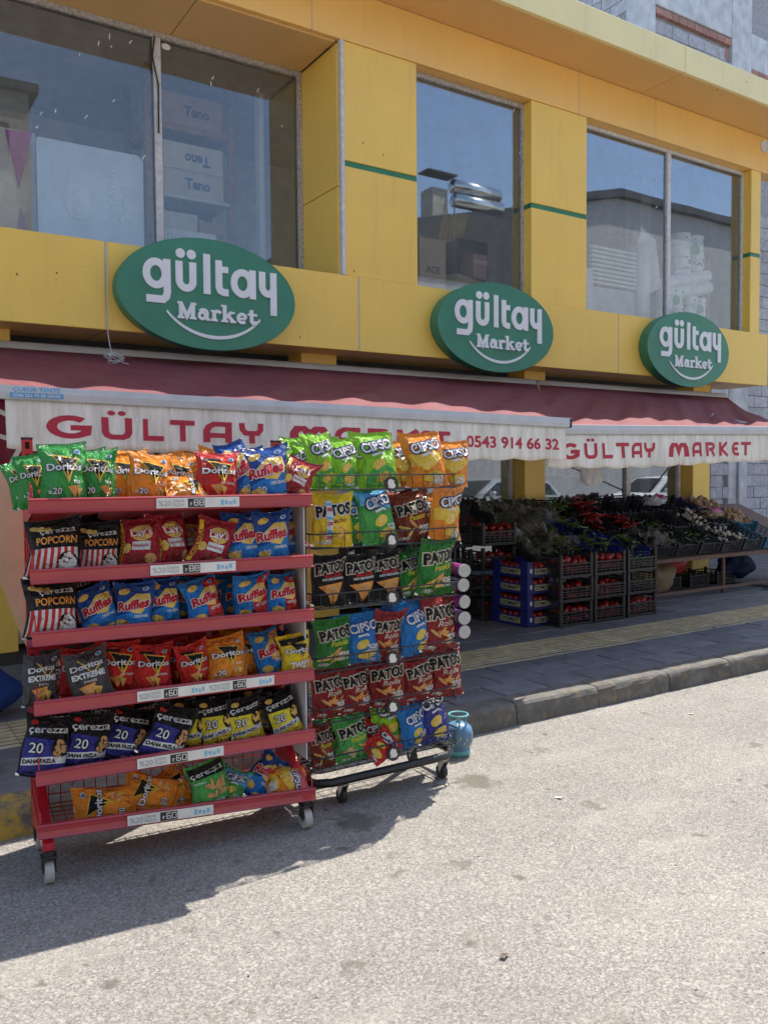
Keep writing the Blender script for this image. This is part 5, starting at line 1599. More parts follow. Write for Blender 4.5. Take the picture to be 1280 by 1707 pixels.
# bags on the red rack: (left, right, top in the photograph, design, lean, row)
SHELF_NAME = ['top shelf', 'second shelf', 'third shelf', 'fourth shelf', 'fifth shelf', 'bottom basket']
RED = [
 [(14, 62, 762, 'dgreen', -14, 1), (28, 80, 752, 'dgreen', -6, .5), (68, 140, 735, 'dgreen', 1, 0), (132, 194, 745, 'dgreen', 2, .25), (176, 230, 748, 'dorange', 2, .55), (216, 284, 752, 'dorange', 7, .15), (270, 326, 757, 'dorange', 9, .7), (318, 378, 748, 'dorange', -3, .9), (332, 398, 762, 'dred', 3, .1),
  (372, 420, 752, 'rblue20', 9, 1), (384, 436, 730, 'rblue20', -17, .3), (414, 484, 752, 'rblue20', -6, 0)],
 [(44, 128, 860, 'popcorn', -2, .15), (130, 196, 868, 'popcorn', 1, .5), (196, 262, 858, 'lays', 0, .3), (256, 318, 858, 'lays', 0, .45), (316, 380, 858, 'lays', 20, .1), (360, 396, 858, 'rblue', 6, 1), (376, 434, 853, 'rblue20', 1, .2), (426, 482, 850, 'rblue20', 0, .1), (452, 497, 852, 'rblue', -2, .8)],
 [(44, 128, 968, 'popcorn', 2, .1), (130, 196, 972, 'rblue', -16, .2), (178, 238, 968, 'rblue', 6, .9), (190, 252, 970, 'rblue', 3, .1), (246, 300, 966, 'rblue', 2, .2), (288, 340, 962, 'rketchup', 8, .8), (312, 372, 972, 'rketchup', -9, 0), (372, 418, 962, 'rketchup', 4, .9), (392, 450, 958, 'rketchup', -3, .2), (446, 497, 958, 'rketchup', 2, .1)],
 [(42, 102, 1088, 'extreme', 4, .2), (100, 152, 1082, 'dred', 3, .7), (118, 188, 1092, 'extreme', -9, 0), (164, 230, 1080, 'dred', 3, .5), (226, 286, 1075, 'dred', 3, .2), (276, 318, 1076, 'dred', 10, 1), (300, 352, 1068, 'dred', -9, .2), (346, 408, 1064, 'dorange', -4, 0), (396, 432, 1056, 'dorange', 3, .7), (428, 476, 1050, 'rcheese', -7, .3), (470, 518, 1056, 'twist', -3, 0)],
 [(36, 118, 1210, 'cnavy', 15, 0), (104, 180, 1200, 'cnavy', 17, .2), (172, 246, 1194, 'cnavy', 24, .3), (240, 312, 1190, 'cnavy', 26, 0), (284, 346, 1172, 'cyellow', 9, .5), (336, 392, 1166, 'cyellow', -3, .3), (384, 442, 1162, 'cyellow', -2, .2), (426, 470, 1160, 'cyellow', 8, .9), (450, 506, 1160, 'cyellow', -9, .1)],
]
def rack_bag(A, Bq, M, x0, x1, yt, dn, lean, row, zfloor, label, group, d0=.055, dstep=.15, tip=8):
    depth = d0 + dstep * row
    nrm = Vector((-(Bq - A).y, (Bq - A).x, 0)).normalized()
    A2_, B2_ = A + nrm * depth, Bq + nrm * depth
    pc_ = on_line((x0 + x1) / 2, yt + 40, A2_, B2_)
    w = (on_line(x1, yt + 40, A2_, B2_) - on_line(x0, yt + 40, A2_, B2_)).length
    h = on_line((x0 + x1) / 2, yt, A2_, B2_).z - zfloor
    w = max(w / .86, .115)
    c_, s_ = abs(math.cos(R(lean))), abs(math.sin(R(lean)))
    h = max(h / (c_ + .18 * s_), w * 1.12)
    h = min(h * 1.04, w * 1.75)
    w = w / (c_ + .45 * s_)
    pos = Vector((pc_.x, pc_.y, zfloor)) - (Bq - A).normalized() * math.sin(R(lean)) * h * .35
    yaw = math.atan2((Bq - A).y, (Bq - A).x) + bag_rng.uniform(-.26, .2)
    Mx = Matrix.Translation(pos) @ Matrix.Rotation(yaw, 4, 'Z') @ Matrix.Rotation(R(-tip + bag_rng.uniform(-9, 6)), 4, 'X') @ Matrix.Rotation(R(lean), 4, 'Y')
    return put_bag(dn, label, group, Mx, w, h, .088 + .024 * bag_rng.random())
for i, shelf in enumerate(RED):
    order = sorted(range(len(shelf)), key=lambda k: shelf[k][0] + shelf[k][1])
    for rank, k in enumerate(order):
        x0_, x1_, yt, dn, lean, row = shelf[k]
        lab = '%s, %s from left, red rack %s' % (DESIGN[dn]['desc'], ORD[rank], SHELF_NAME[i])
        rack_bag(RA, RB, RM, x0_, x1_, yt, dn, lean, row, SHZ[i] - .012, lab, 'snack bags on the red rack')
    # the row behind
    for r2 in range(len(order) - 1):
        a, b = shelf[order[r2]], shelf[order[r2 + 1]]
        dn = a[3]
        cx = (a[1] + b[0]) / 2
        wpx = (a[1] - a[0]) * .9
        lab = '%s in the back row, %s from left, red rack %s' % (DESIGN[dn]['desc'].split(' with ')[0], ORD[r2], SHELF_NAME[i])
        rack_bag(RA, RB, RM, cx - wpx / 2, cx + wpx / 2, min(a[2], b[2]) + bag_rng.uniform(-3, 6), dn, bag_rng.uniform(-10, 10), 1.35, SHZ[i] - .012, lab, 'back row bags on the red rack')
def lying(dn, label, group, A, Bq, px_, py_, depth, w, h, rot, tip, thick=.08, back=False):
    nrm = Vector((-(Bq - A).y, (Bq - A).x, 0)).normalized()
    p = on_line(px_, py_, A + nrm * depth, Bq + nrm * depth)
    yaw = math.atan2((Bq - A).y, (Bq - A).x)
    Mx = Matrix.Translation(p) @ Matrix.Rotation(yaw + (math.pi if back else 0), 4, 'Z') @ Matrix.Rotation(R(tip), 4, 'X') @ Matrix.Rotation(R(rot), 4, 'Y') @ Matrix.Translation((0, 0, -h / 2))
    return put_bag(dn, label, group, Mx, w, h, thick)
gr = 'snack bags on the red rack'
lying('dorange', 'orange foil bag lying flat in front on the red rack top shelf', gr, RA, RB, 314, 813, .06, .17, .19, 96, -58, .07)
lying('lays', 'reddish brown bag leaning over the right end of the red rack top shelf', gr, RA, RB, 497, 798, .06, .17, .21, 26, -12)
lying('dorange', 'orange bag lying on its side at the left of the red rack bottom basket', gr, RA, RB, 172, 1346, .10, .17, .26, -84, -22)
lying('dorange', 'orange bag lying slanted, second from left in the red rack bottom basket', gr, RA, RB, 250, 1322, .12, .17, .24, -66, -25)
lying('dorange', 'orange bag half hidden behind the green puff bag in the bottom basket', gr, RA, RB, 296, 1310, .16, .15, .2, -30, -20)
lying('cgreen', 'green and black puff bag standing tilted in the red rack bottom basket', gr, RA, RB, 345, 1305, .07, .18, .205, -9, -14)
lying('cgreenblue', 'small green and blue bag behind the puff bag in the bottom basket', gr, RA, RB, 388, 1310, .12, .14, .17, 32, -25)
lying('rblue', 'blue bag lying showing its silver back in the red rack bottom basket', gr, RA, RB, 440, 1293, .14, .15, .23, 48, -28, .07)
lying('corange', 'orange and silver bag lying at the right end of the bottom basket', gr, RA, RB, 480, 1303, .08, .16, .2, 100, -45, .07)

# ------------------------------------------------------------------ black wire rack
KA, KB = Vector((1.85, 3.45, 0)), Vector((2.70, 3.45, 0))
KW = KB.x - KA.x
KD = .33
blackrack = thing('black_rack', 'black wire display rack on casters packed with snack bags', 'display rack', KA)
KZ = [1.532, 1.256, .972, .670, .426, .194]
q = MB()
for x in (.10, KW - .10):
    q.cbox((x - .016, KD - .03, .14), (x + .016, KD, 1.74), .003)
q.build('upright_post', 'rack_black', blackrack)
for i, z in enumerate(KZ):
    q = MB()
    R0 = .0035
    dpt = KD - .03
    c1 = [(.0, dpt, z), (.0, .02, z), (.02, 0, z), (KW - .02, 0, z), (KW, .02, z), (KW, dpt, z)]
    c2 = [(x, y, zz + .068) for x, y, zz in c1]
    q.tube(c1, R0, 6); q.tube(c2, R0 * 1.15, 6)
    for k in range(13):
        x = .03 + k * (KW - .06) / 12
        q.tube([(x, 0, z + .068), (x, 0, z), (x, dpt, z)], .0022, 5)
    for k in range(1, 6):
        y = k * .05
        q.tube([(0, y, z + .068), (0, y, z)], .0022, 4); q.tube([(KW, y, z + .068), (KW, y, z)], .0022, 4)
        q.tube([(0, y, z), (KW, y, z)], .0022, 4)
    q.tube([(0, dpt, z), (KW, dpt, z)], R0, 5)
    bs = q.build('wire_basket', 'rack_black', blackrack)
    q = MB(); q.tube([(KW * .5, -.004, z + .022), (KW * .5, -.012, z + .022)], .038, 22); bd = q.build('round_badge', 'rack_black', bs)
    q = MB(); flat = MERGE(ELL(KW * .5 - .004, z + .024, .019, .024, .4, 14), STROKE([(KW * .5 - .02, z + .004), (KW * .5 + .012, z + .04)], .008), ELL(KW * .5 + .012, z + .012, .008, .012, -.5, 9)); q.add([(x, -.0130 - .0003 * (j % 3), zz) for j, (x, zz) in enumerate(flat[0])], flat[1]); q.build('badge_emblem', 'tag_white', bd)
q = MB()
base = [(-.005, .10, .128), (.02, .05, .128), (.09, .018, .128), (KW - .16, .018, .128), (KW - .06, .03, .128), (KW - .012, .075, .130), (KW, .14, .132), (KW, KD, .128), (-.005, KD, .128)]
q.tube(base, .021, 10, closed=True); q.build('base_frame', 'rack_black', blackrack, smooth=True)
for x, y in ((.17, .055), (KW - .075, .05), (.12, KD), (KW - .07, KD)):
    q = MB(); q.tube([(x, y, .105), (x, y, .098)], .028, 14); q.add([(x - .018, y - .03, .098), (x - .018, y + .03, .098), (x - .018, y + .012, .03), (x - .014, y - .03, .098), (x - .014, y + .03, .098), (x - .014, y + .012, .03)], [(0, 1, 2), (5, 4, 3), (0, 2, 5, 3), (1, 4, 5, 2)])
    q.add([(x + .018, y - .03, .098), (x + .018, y + .03, .098), (x + .018, y + .012, .03), (x + .014, y - .03, .098), (x + .014, y + .03, .098), (x + .014, y + .012, .03)], [(2, 1, 0), (3, 4, 5), (3, 5, 2, 0), (2, 5, 4, 1)])
    cs = q.build('caster', 'steel', blackrack)
    q = MB(); q.tube([(x - .0125, y + .012, .036), (x + .0125, y + .012, .036)], .036, 22); q.build('wheel', 'dark_rubber', cs)
ROW_NAME = ['top basket', 'second basket', 'third basket', 'fourth basket', 'fifth basket', 'lowest basket']
BLK = [
 [(474, 506, 726, 'clime', -2, .9), (494, 528, 724, 'clime', -1, .7), (514, 560, 722, 'clime', -2, .3), (544, 596, 727, 'clime', -1, .3), (584, 624, 729, 'clime', 0, .8), (598, 658, 732, 'clime', -2, .2), (646, 700, 733, 'corange', 2, .8), (682, 738, 752, 'corange', -4, 0), (728, 776, 735, 'corange', 3, .4)],
 [(524, 582, 827, 'pyellow', 2, 0), (572, 618, 830, 'cgreenblue', 3, .6), (602, 662, 818, 'cgreenblue', -5, 0), (660, 712, 832, 'pbrown', -6, .4), (694, 742, 822, 'corange', -4, .6), (716, 772, 846, 'corange', 6, 0)],
 [(526, 578, 920, 'pblack', 1, .1), (574, 626, 920, 'pblack', 2, .1), (620, 672, 918, 'pblack', 2, .1), (664, 708, 916, 'pgreen', -4, .5), (696, 756, 912, 'pgreen', 4, .1)],
 [(526, 582, 1034, 'pgreen', 3, .1), (574, 628, 1024, 'cblue', 1, .3), (620, 668, 1012, 'prolls', 9, .2), (666, 718, 1000, 'cblue', -4, .3), (702, 760, 1012, 'prolls', 5, .2)],
 [(522, 576, 1124, 'prolls', 3, .2), (566, 618, 1120, 'prolls', 3, .3), (604, 640, 1116, 'prolls', 0, .9), (622, 674, 1106, 'prolls', 2, .2), (672, 720, 1100, 'prolls', -2, .3), (716, 766, 1094, 'prolls', 2, .2)],
 [(522, 558, 1206, 'pbrown', 1, .1), (546, 582, 1202, 'plime', 1, .7), (562, 612, 1198, 'plime', -1, .1), (604, 636, 1198, 'cred', 2, .9), (622, 678, 1192, 'clime', 4, .7), (666, 710, 1182, 'cblue', -4, .2), (698, 752, 1168, 'cnavy2', 1, .2)],
]
for i, shelf in enumerate(BLK):
    order = sorted(range(len(shelf)), key=lambda k: shelf[k][0] + shelf[k][1])
    for rank, k in enumerate(order):
        x0_, x1_, yt, dn, lean, row = shelf[k]
        lab = '%s, %s from left, black rack %s' % (DESIGN[dn]['desc'], ORD[rank], ROW_NAME[i])
        rack_bag(KA, KB, None, x0_, x1_, yt, dn, lean, row, KZ[i] + .004, lab, 'snack bags on the black rack', d0=.05, dstep=.10, tip=5)
    for r2 in range(len(order) - 1):
        a, b = shelf[order[r2]], shelf[order[r2 + 1]]
        dn = a[3] if r2 % 2 else b[3]
        cx = (a[1] + b[0]) / 2; wpx = 44
        lab = '%s in the back row, %s from left, black rack %s' % (DESIGN[dn]['desc'].split(' with ')[0], ORD[r2], ROW_NAME[i])
        rack_bag(KA, KB, None, cx - wpx / 2, cx + wpx / 2, min(a[2], b[2]) + bag_rng.uniform(-2, 7), dn, bag_rng.uniform(-8, 8), 1.5, KZ[i] + .004, lab, 'back row bags on the black rack', d0=.05, dstep=.10, tip=5)
lying('cred', 'red and silver bag lying slanted in the black rack lowest basket', 'snack bags on the black rack', KA, KB, 637, 1240, .04, .15, .2, 68, -30, .06)

# cans on a side hook of the black rack
hook = MB()
hook.tube([(2.80, 3.62, .70), (2.80, 3.62, 1.20), (2.79, 3.56, 1.235), (2.77, 3.52, 1.22)], .006, 6)
tag(hook.build('hanging_strip', 'rack_black', smooth=True), 'black wire hanger at the right side of the black rack holding cans', 'hanger')
can_names = ['topmost', 'second from top', 'third from top', 'fourth from top', 'lowest']
def can(x, y, z, label, k):
    c = thing('snack_can', label, 'can', (x, y, z), R(-12 + 6 * (k % 3)), 'purple snack cans beside the black rack')
    q = MB(); q.tube([(0, 0, 0), (0, .13, 0)], .0325, 22); q.build('tube', 'can_purple', c)
    q = MB(); q.tube([(0, -.010, 0), (0, -.0005, 0)], .035, 22); q.build('lid', 'can_lid', c)
    q = MB()
    for j in range(9):
        a = R(110 + 14 * j)
        q.add([(.0331 * math.cos(a + dd), yy, .0331 * math.sin(a + dd)) for dd, yy in ((0, .02), (.12, .02), (.12, .09), (0, .09))], [(0, 1, 2, 3)])
    q.build('label_print', 'tag_white' if k % 2 else 'magenta_bag', c)
    q = MB(); a = .5 * k; q.add([(x * math.cos(a) - z * math.sin(a), -.0112, x * math.sin(a) + z * math.cos(a)) for x, z in ((-.02, -.0012), (.02, -.0012), (.02, .0012), (-.02, .0012))], [(0, 1, 2, 3)]); q.build('lid_line', 'tag_grey', c)
for k, (px_, py_) in enumerate([(773, 951), (771, 975), (773, 1003), (773, 1030), (773, 1053)]):
    p = on_y(px_, py_, 3.48)
    can(p.x, p.y, p.z, 'purple can with white lid in the right column, %s' % can_names[k], k)
for k, (px_, py_) in enumerate([(746, 945), (731, 998), (748, 1000), (748, 1030)]):
    p = on_y(px_, py_, 3.60)
    can(p.x, p.y, p.z, 'purple can behind the black rack bags in the left column, %s' % can_names[k], k)

# small gas bottle on the road
gb = thing('gas_bottle', 'small blue and teal gas bottle standing behind the black rack by the kerb', 'gas bottle', (2.93, 3.76, 0))
gb.scale = (.74, .74, .80)
q = MB(); q.lathe([(.085, .0), (.09, .005), (.088, .04), (.075, .045), (.10, .07), (.112, .11), (.112, .16), (.10, .20), (.07, .225), (.03, .235)], 28); q.build('tank', 'gas_blue', gb, smooth=True)
q = MB(); q.lathe([(.0905, .001), (.0925, .02), (.0895, .041)], 28); q.build('foot_ring', 'gas_teal', gb, smooth=True)
q = MB(); ring = [(.075 * math.cos(R(20 * k)), .075 * math.sin(R(20 * k)), .285) for k in range(18)]; q.tube(ring, .008, 6, closed=True)
for k in (0, 6, 12):
    q.tube([(.075 * math.cos(R(20 * k)), .075 * math.sin(R(20 * k)), .285), (.07 * math.cos(R(20 * k)), .07 * math.sin(R(20 * k)), .22)], .007, 5)
q.build('collar', 'gas_teal', gb, smooth=True)
q = MB(); q.tube([(0, 0, .23), (0, 0, .27)], .014, 8); q.build('valve', 'steel', gb)
q = MB()
for k in range(26):
    a = R(k * 14); z = .08 + .05 * ((k * 7) % 5) / 4
    q.add([(.1135 * math.cos(a + da), .1135 * math.sin(a + da), z + dz) for da, dz in ((0, 0), (.1, .004), (.12, .022), (.02, .02))], [(0, 1, 2, 3)])
q.build('printed_flowers', 'gas_yellow', gb)

# ------------------------------------------------------------------ crates and vegetables under the awning
ZP = .144
def crate_proto(w, d, h, mat, name='plastic_crate', cutout=.62):
    """open plastic crate with latticed walls; origin at the front left foot"""
    root = link(name, None)
    t_ = .010
    for (x, y) in ((0, 0), (w - .035, 0), (0, d - .035), (w - .035, d - .035)):
        q = MB(); q.cbox((x, y, 0), (x + .035, y + .035, h), .004); q.build('corner_post', mat, root)
    q = MB(); q.box((.035, .004, .004), (w - .035, d - .004, .012)); q.build('floor', mat, root)
    def wall(L, hh, place):
        q = MB()
        def bx(a0, b0, a1, b1, dd):
            P = [place(a, dp, b) for dp in (0, dd) for a, b in ((a0, b0), (a1, b0), (a1, b1), (a0, b1))]
            q.add(P, [(0, 1, 2, 3), (7, 6, 5, 4), (0, 4, 5, 1), (1, 5, 6, 2), (2, 6, 7, 3), (3, 7, 4, 0)])
        bx(0, .0, L, .028, t_)
        bx(0, hh - .016, L, hh, t_)
        n = max(2, int((hh - .05) / .024))
        for k in range(1, n + 1):
            z = .028 + (hh - .044) * k / (n + 1)
            bx(0, z - .0045, L, z + .0045, t_ * .6)
        m_ = max(3, int(L / .06))
        for k in range(1, m_):
            x = L * k / m_
            bx(x - .004, .028, x + .004, hh - .016, t_ * .85)
        return q
    wall(w - .07, h * cutout, lambda a, dp, b: (.035 + a, .004 + dp, b)).build('end_wall', mat, root, fix=True)
    wall(w - .07, h * cutout, lambda a, dp, b: (.035 + a, d - .004 - dp, b)).build('end_wall', mat, root, fix=True)
    wall(d - .07, h * .86, lambda a, dp, b: (.004 + dp, .035 + a, b)).build('side_wall', mat, root, fix=True)
    wall(d - .07, h * .86, lambda a, dp, b: (w - .004 - dp, .035 + a, b)).build('side_wall', mat, root, fix=True)
    return root
CW, CD, CH = .440, .34, .228
protos = {'black': crate_proto(CW, CD, CH, 'crate_black'), 'blue': crate_proto(.42, .42, .15, 'crate_blue', cutout=.8), 'dark': crate_proto(.38, .46, .17, 'crate_black', cutout=.86), 'teal': crate_proto(.42, .46, .17, 'crate_teal', cutout=.86)}
used = set()
def crate(kind, label, M, group):
    o = protos[kind]
    if kind in used:
        o = copy_tree(o)
    used.add(kind)
    tag(o, label, 'crate', group)
    o.matrix_world = M
    return M
def veg_mesh(kind, seed):
    r = random.Random(seed)
    q = MB()
    if kind in ('tomato', 'potato'):
        n, m_ = 12, 8
        sx, sy, sz = (1, 1, .84) if kind == 'tomato' else (1.35, .9, .8)
        ph = [r.uniform(0, 6) for _ in range(4)]
        def fn(a, b):
            th, f = a * 2 * math.pi, b * math.pi
            rr = 1 + (.03 * math.sin(5 * th + ph[0]) if kind == 'tomato' else .08 * math.sin(2 * th + ph[0]) + .06 * math.sin(3 * f + ph[1] + th))
            if kind == 'tomato': rr -= .16 * math.exp(-(b / .12) ** 2)
            return (sx * rr * math.sin(f) * math.cos(th), sy * rr * math.sin(f) * math.sin(th), sz * rr * math.cos(f))
        q.grid(fn, n, m_, 0, flip=True)
        me = q.mesh(kind, True)
        me.materials.append(MAT[kind])
        return me
    if kind.startswith('pepper'):
        c1, c2 = r.uniform(-.25, .25), r.uniform(-.2, .2)
        pts, rs_ = [], []
        for k in range(8):
            s_ = k / 7
            pts.append((s_ - .5, c1 * math.sin(2.6 * s_), c2 * math.sin(2 * s_)))
            rs_.append((.10 if kind == 'pepper_red' else .058) * (.55 + .45 * math.sin(math.pi * min(1, .25 + s_ * .6))) * (1 - .75 * s_ ** 3))
        q.tube(pts, rs_, 6, 0)
        q.tube([(-.5, 0, 0), (-.58, .02, .02), (-.63, .05, .05)], [.025, .018, .014], 5, 1)
        me = q.mesh(kind, True)
        me.materials.append(MAT[kind]); me.materials.append(MAT['leaf_green'])
        return me
    if kind == 'garlic':
        q.lathe([(.02, -.5), (.35, -.42), (.5, -.1), (.42, .2), (.18, .42), (.08, .6)], 10)
        q.tube([(0, 0, .55), (r.uniform(-.3, .3), r.uniform(-.3, .3), 1.3), (r.uniform(-.8, .8), r.uniform(-.8, .8), 2.2)], [.10, .08, .05], 5, 1)
        for k in range(5):
            a = r.uniform(0, 6.3); q.tube([(0, 0, -.48), (.2 * math.cos(a), .2 * math.sin(a), -.75)], [.03, .01], 4, 1)
        me = q.mesh(kind, True); me.materials.append(MAT['garlic']); me.materials.append(MAT['garlic_stalk'])
        return me
VEG = {k: [veg_mesh(k, s_) for s_ in range(4)] for k in ('tomato', 'potato', 'pepper_green', 'pepper_red', 'garlic')}
vr = random.Random(21)
def veg(kind, p, size, label, cat, group, rot=None):
    o = link(kind if not kind.startswith('pepper') else kind.split('_')[1] + '_pepper', VEG[kind][vr.randrange(4)], None, p, rot or (vr.uniform(0, 6), vr.uniform(0, 6), vr.uniform(0, 6)))
    o.scale = (size,) * 3
    tag(o, label, cat, group)
def tomatoes(M, w, d, zt, label, group, nx=5, rows=2, lower=True, tight=.06):
    for j in range(rows):
        for i in range(nx):
            x = .06 + (w - .12) * i / (nx - 1) + vr.uniform(-.012, .012)
            p = M @ Vector((x, .06 + .075 * j + vr.uniform(-.01, .01), zt + vr.uniform(-.012, .018) + .012 * j))
            veg('tomato', p, vr.uniform(.034, .041), label, 'tomato', group)
    if lower:
        for i in range(nx):
            p = M @ Vector((.06 + (w - .12) * i / (nx - 1) + vr.uniform(-.012, .012), .055, zt - .065 + vr.uniform(-.01, .01)))
            veg('tomato', p, vr.uniform(.034, .041), label, 'tomato', group)
def lump(name, mat, label, cat, c, rx, ry, rz_, seed, amp=.18):
    r_ = random.Random(seed); ph = [r_.uniform(0, 6) for _ in range(8)]
    q = MB()
    def fn(a, b):
        th, f = a * 2 * math.pi, b * math.pi
        rr = 1 + amp * (math.sin(3 * th + ph[0] + 2 * f) * .5 + math.sin(5 * f + ph[1] + th) * .4 + .4 * math.sin(7 * th + ph[2]) * math.sin(4 * f + ph[3]) + .22 * math.sin(13 * th + 9 * f + ph[4]))
        z = math.cos(f) * rr
        return (c[0] + rx * rr * math.sin(f) * math.cos(th), c[1] + ry * rr * math.sin(f) * math.sin(th), c[2] + rz_ * max(z, -.92))
    q.grid(fn, 40, 24, 0, flip=True)
    return tag(q.build(name, mat, smooth=True), label, cat)
lev = ['bottom', 'middle', 'top']
cols = ['left', 'centre', 'right']
for c_i, x in enumerate((5.66, 6.125, 6.60)):
    for l_i in range(3):
        M = Matrix.Translation((x, 5.70 + .004 * c_i, ZP + CH * l_i + .002 * l_i)) @ Matrix.Rotation(R([.6, -.5, .3][l_i]), 4, 'Z')
        full = not (c_i == 2 and l_i > 0)
        crate('black', 'black lattice crate, %s of the %s stack of three nearest the kerb' % (lev[l_i], cols[c_i]), M, 'black crates in the three front stacks')
        if full:
            lab = 'red tomato in the %s crate of the %s front stack' % (lev[l_i], cols[c_i])
            tomatoes(M, CW, CD, .125 if l_i < 2 else .15, lab, 'tomatoes, %s crate of the %s front stack' % (lev[l_i], cols[c_i]))
        else:
            for k in range(16):
                p = M @ Vector((vr.uniform(.06, CW - .06), vr.uniform(.04, .12), vr.uniform(.04, .15)))
                veg('pepper_green', p, .11, 'thin green pepper in the %s crate of the right front stack' % lev[l_i], 'pepper', 'green peppers, %s crate of the right front stack' % lev[l_i], (vr.uniform(-.3, .3), vr.uniform(-.3, .3), vr.uniform(0, 6)))
for l_i in range(4):
    M = Matrix.Translation((5.30, 6.40, ZP + (CH + .02) * l_i)) @ Matrix.Rotation(R([1, -1, .5, -.6][l_i]), 4, 'Z')
    nm = ('bottom', 'second', 'third', 'top')[l_i]
    crate('black', 'black lattice crate of tomatoes, %s of the stack left of the blue trays' % nm, M, 'black crates left of the blue trays')
    tomatoes(M, CW, CD, .13 if l_i < 3 else .17, 'red tomato in the %s crate of the stack left of the blue trays' % nm, 'tomatoes, %s crate left of the blue trays' % nm, nx=4)
for l_i in range(3):
    M = Matrix.Translation((4.86, 6.55, ZP + (CH + .02) * l_i + .23)) 
    crate('black', 'dim black crate, %s of the stack half hidden by the can column' % ('bottom', 'middle', 'top')[l_i], M, 'dim black crates behind the racks')
# blue cardboard trays of tomatoes
for l_i in range(4):
    TW, TD, TH = .33, .50, .155
    nm = ('bottom', 'second', 'third', 'top')[l_i]
    tr_ = thing('cardboard_tray', 'blue cardboard tomato tray with yellow print, %s of its stack' % nm, 'tray', (5.415, 5.885, ZP + TH * l_i), R(1.2 - l_i * .8), 'blue cardboard trays')
    q = MB()
    q.box((0, 0, 0), (TW, TD, .008))
    q.build('floor', 'tray_blue', tr_)
    q = MB(); q.prism([(.0, 0), (TW, 0), (TW, TH), (TW - .045, TH), (TW - .06, .095), (.075, .095), (.06, TH), (0, TH)], 0, .006); q.build('end_wall', 'tray_blue', tr_, fix=True)
    q = MB(); q.prism([(.0, 0), (TW, 0), (TW, TH), (TW - .045, TH), (TW - .06, .095), (.075, .095), (.06, TH), (0, TH)], TD - .006, TD); q.build('end_wall', 'tray_blue', tr_, fix=True)
    for x in (0, TW - .006):
        q = MB()
        prof = [(0.006, .008), (TD - .006, .008), (TD - .006, TH - .003), (TD - .10, TH - .003), (TD - .12, .10), (.12, .10), (.10, TH - .003), (.006, TH - .003)]
        n = len(prof)
        q.add([(x, y, z) for y, z in prof] + [(x + .006, y, z) for y, z in prof], [tuple(range(n)), tuple(range(2 * n - 1, n - 1, -1))] + [((i + 1) % n, i, n + i, n + (i + 1) % n) for i in range(n)])
        q.build('side_wall', 'tray_blue', tr_, fix=True)
    for ln, place in (('end', lambda x, z: (.09 + x, -.003, .035 + z)), ('side', lambda x, z: (-.003, TD - .12 - x, .03 + z))):
        q = MB(); Lw = .19 if ln == 'end' else .28
        q.add([place(*p) for p in ((0, 0), (Lw, 0), (Lw, .052), (0, .052))], [(0, 1, 2, 3)]); pl = q.build('print_panel', 'tray_print', tr_)
        q = MB(); tv, tf = T('DOMAT', Lw / 2, .010, .034, Lw * .9, bold=.05)
        off = (0, -.0015, 0) if ln == 'end' else (-.0015, 0, 0)
        q.add([tuple(a + b for a, b in zip(place(*p), off)) for p in tv], tf); q.build('print_lettering', 'tray_blue', pl)
    q = MB(); q.add([(.03, -.003, .05), (.055, -.003, .05), (.055, -.003, .09), (.03, -.003, .09)], [(0, 1, 2, 3)]); q.build('white_mark', 'tag_white', tr_)
    Mt = tr_.matrix_basis.copy()
    Mt = Matrix.Translation(tr_.location) @ Matrix.Rotation(R(1.2 - l_i * .8), 4, 'Z')
    lab = 'red tomato in the %s blue cardboard tray' % nm
    for i in range(4):
        for j in range(2):
            veg('tomato', Mt @ Vector((.05 + .077 * i, .05 + .08 * j, .10 + vr.uniform(-.008, .01))), .036, lab, 'tomato', 'tomatoes in the %s blue tray' % nm)
    for j in range(4):
        veg('tomato', Mt @ Vector((.05, .20 + .08 * j, .10)), .036, lab, 'tomato', 'tomatoes in the %s blue tray' % nm)

# display table and the sloping crates
tb = thing('display_table', 'rusty angle iron table carrying the sloping vegetable crates', 'table', (0, 0, 0))
YT = 6.22
q = MB(); q.cbox((5.75, YT, .575), (11.0, YT + .035, .615), .003); q.build('front_bar', 'table_rust', tb)
q = MB(); q.cbox((7.3, YT, .20), (11.0, YT + .03, .235), .003); q.build('lower_bar', 'table_rust', tb)
for x in (5.78, 7.30, 8.92, 10.6):
    q = MB(); q.cbox((x, YT + .037, ZP), (x + .035, YT + .07, .573), .003); q.build('leg', 'table_rust', tb)
    q = MB(); q.cbox((x, 7.45, ZP), (x + .035, 7.48, 1.14), .003); q.build('leg', 'table_rust', tb)
q = MB(); q.tube([(7.5, YT + .1, .36), (8.9, 7.3, .22)], .016, 5); q.build('brace', 'table_rust', tb)
q = MB(); q.add([(5.76, YT + .02, .617), (11.0, YT + .02, .617), (11.0, 7.48, 1.14), (5.76, 7.48, 1.14), (5.76, YT + .02, .60), (11.0, YT + .02, .60), (11.0, 7.48, 1.12), (5.76, 7.48, 1.12)], [(0, 1, 2, 3), (7, 6, 5, 4), (0, 4, 5, 1), (1, 5, 6, 2), (2, 6, 7, 3), (3, 7, 4, 0)])
q.build('sloping_board', 'table_rust', tb, fix=True)
SL = math.atan2(.523, 1.26)
def slope_M(x, row, rz=0):
    """place on the sloping board: row 0 at the front"""
    s_ = .01 + row * .455
    y = YT + .02 + s_ * math.cos(SL); z = .622 + s_ * math.sin(SL)
    return Matrix.Translation((x, y, z)) @ Matrix.Rotation(SL, 4, 'X') @ Matrix.Rotation(rz, 4, 'Z')
ROWN = ['front', 'middle', 'back']
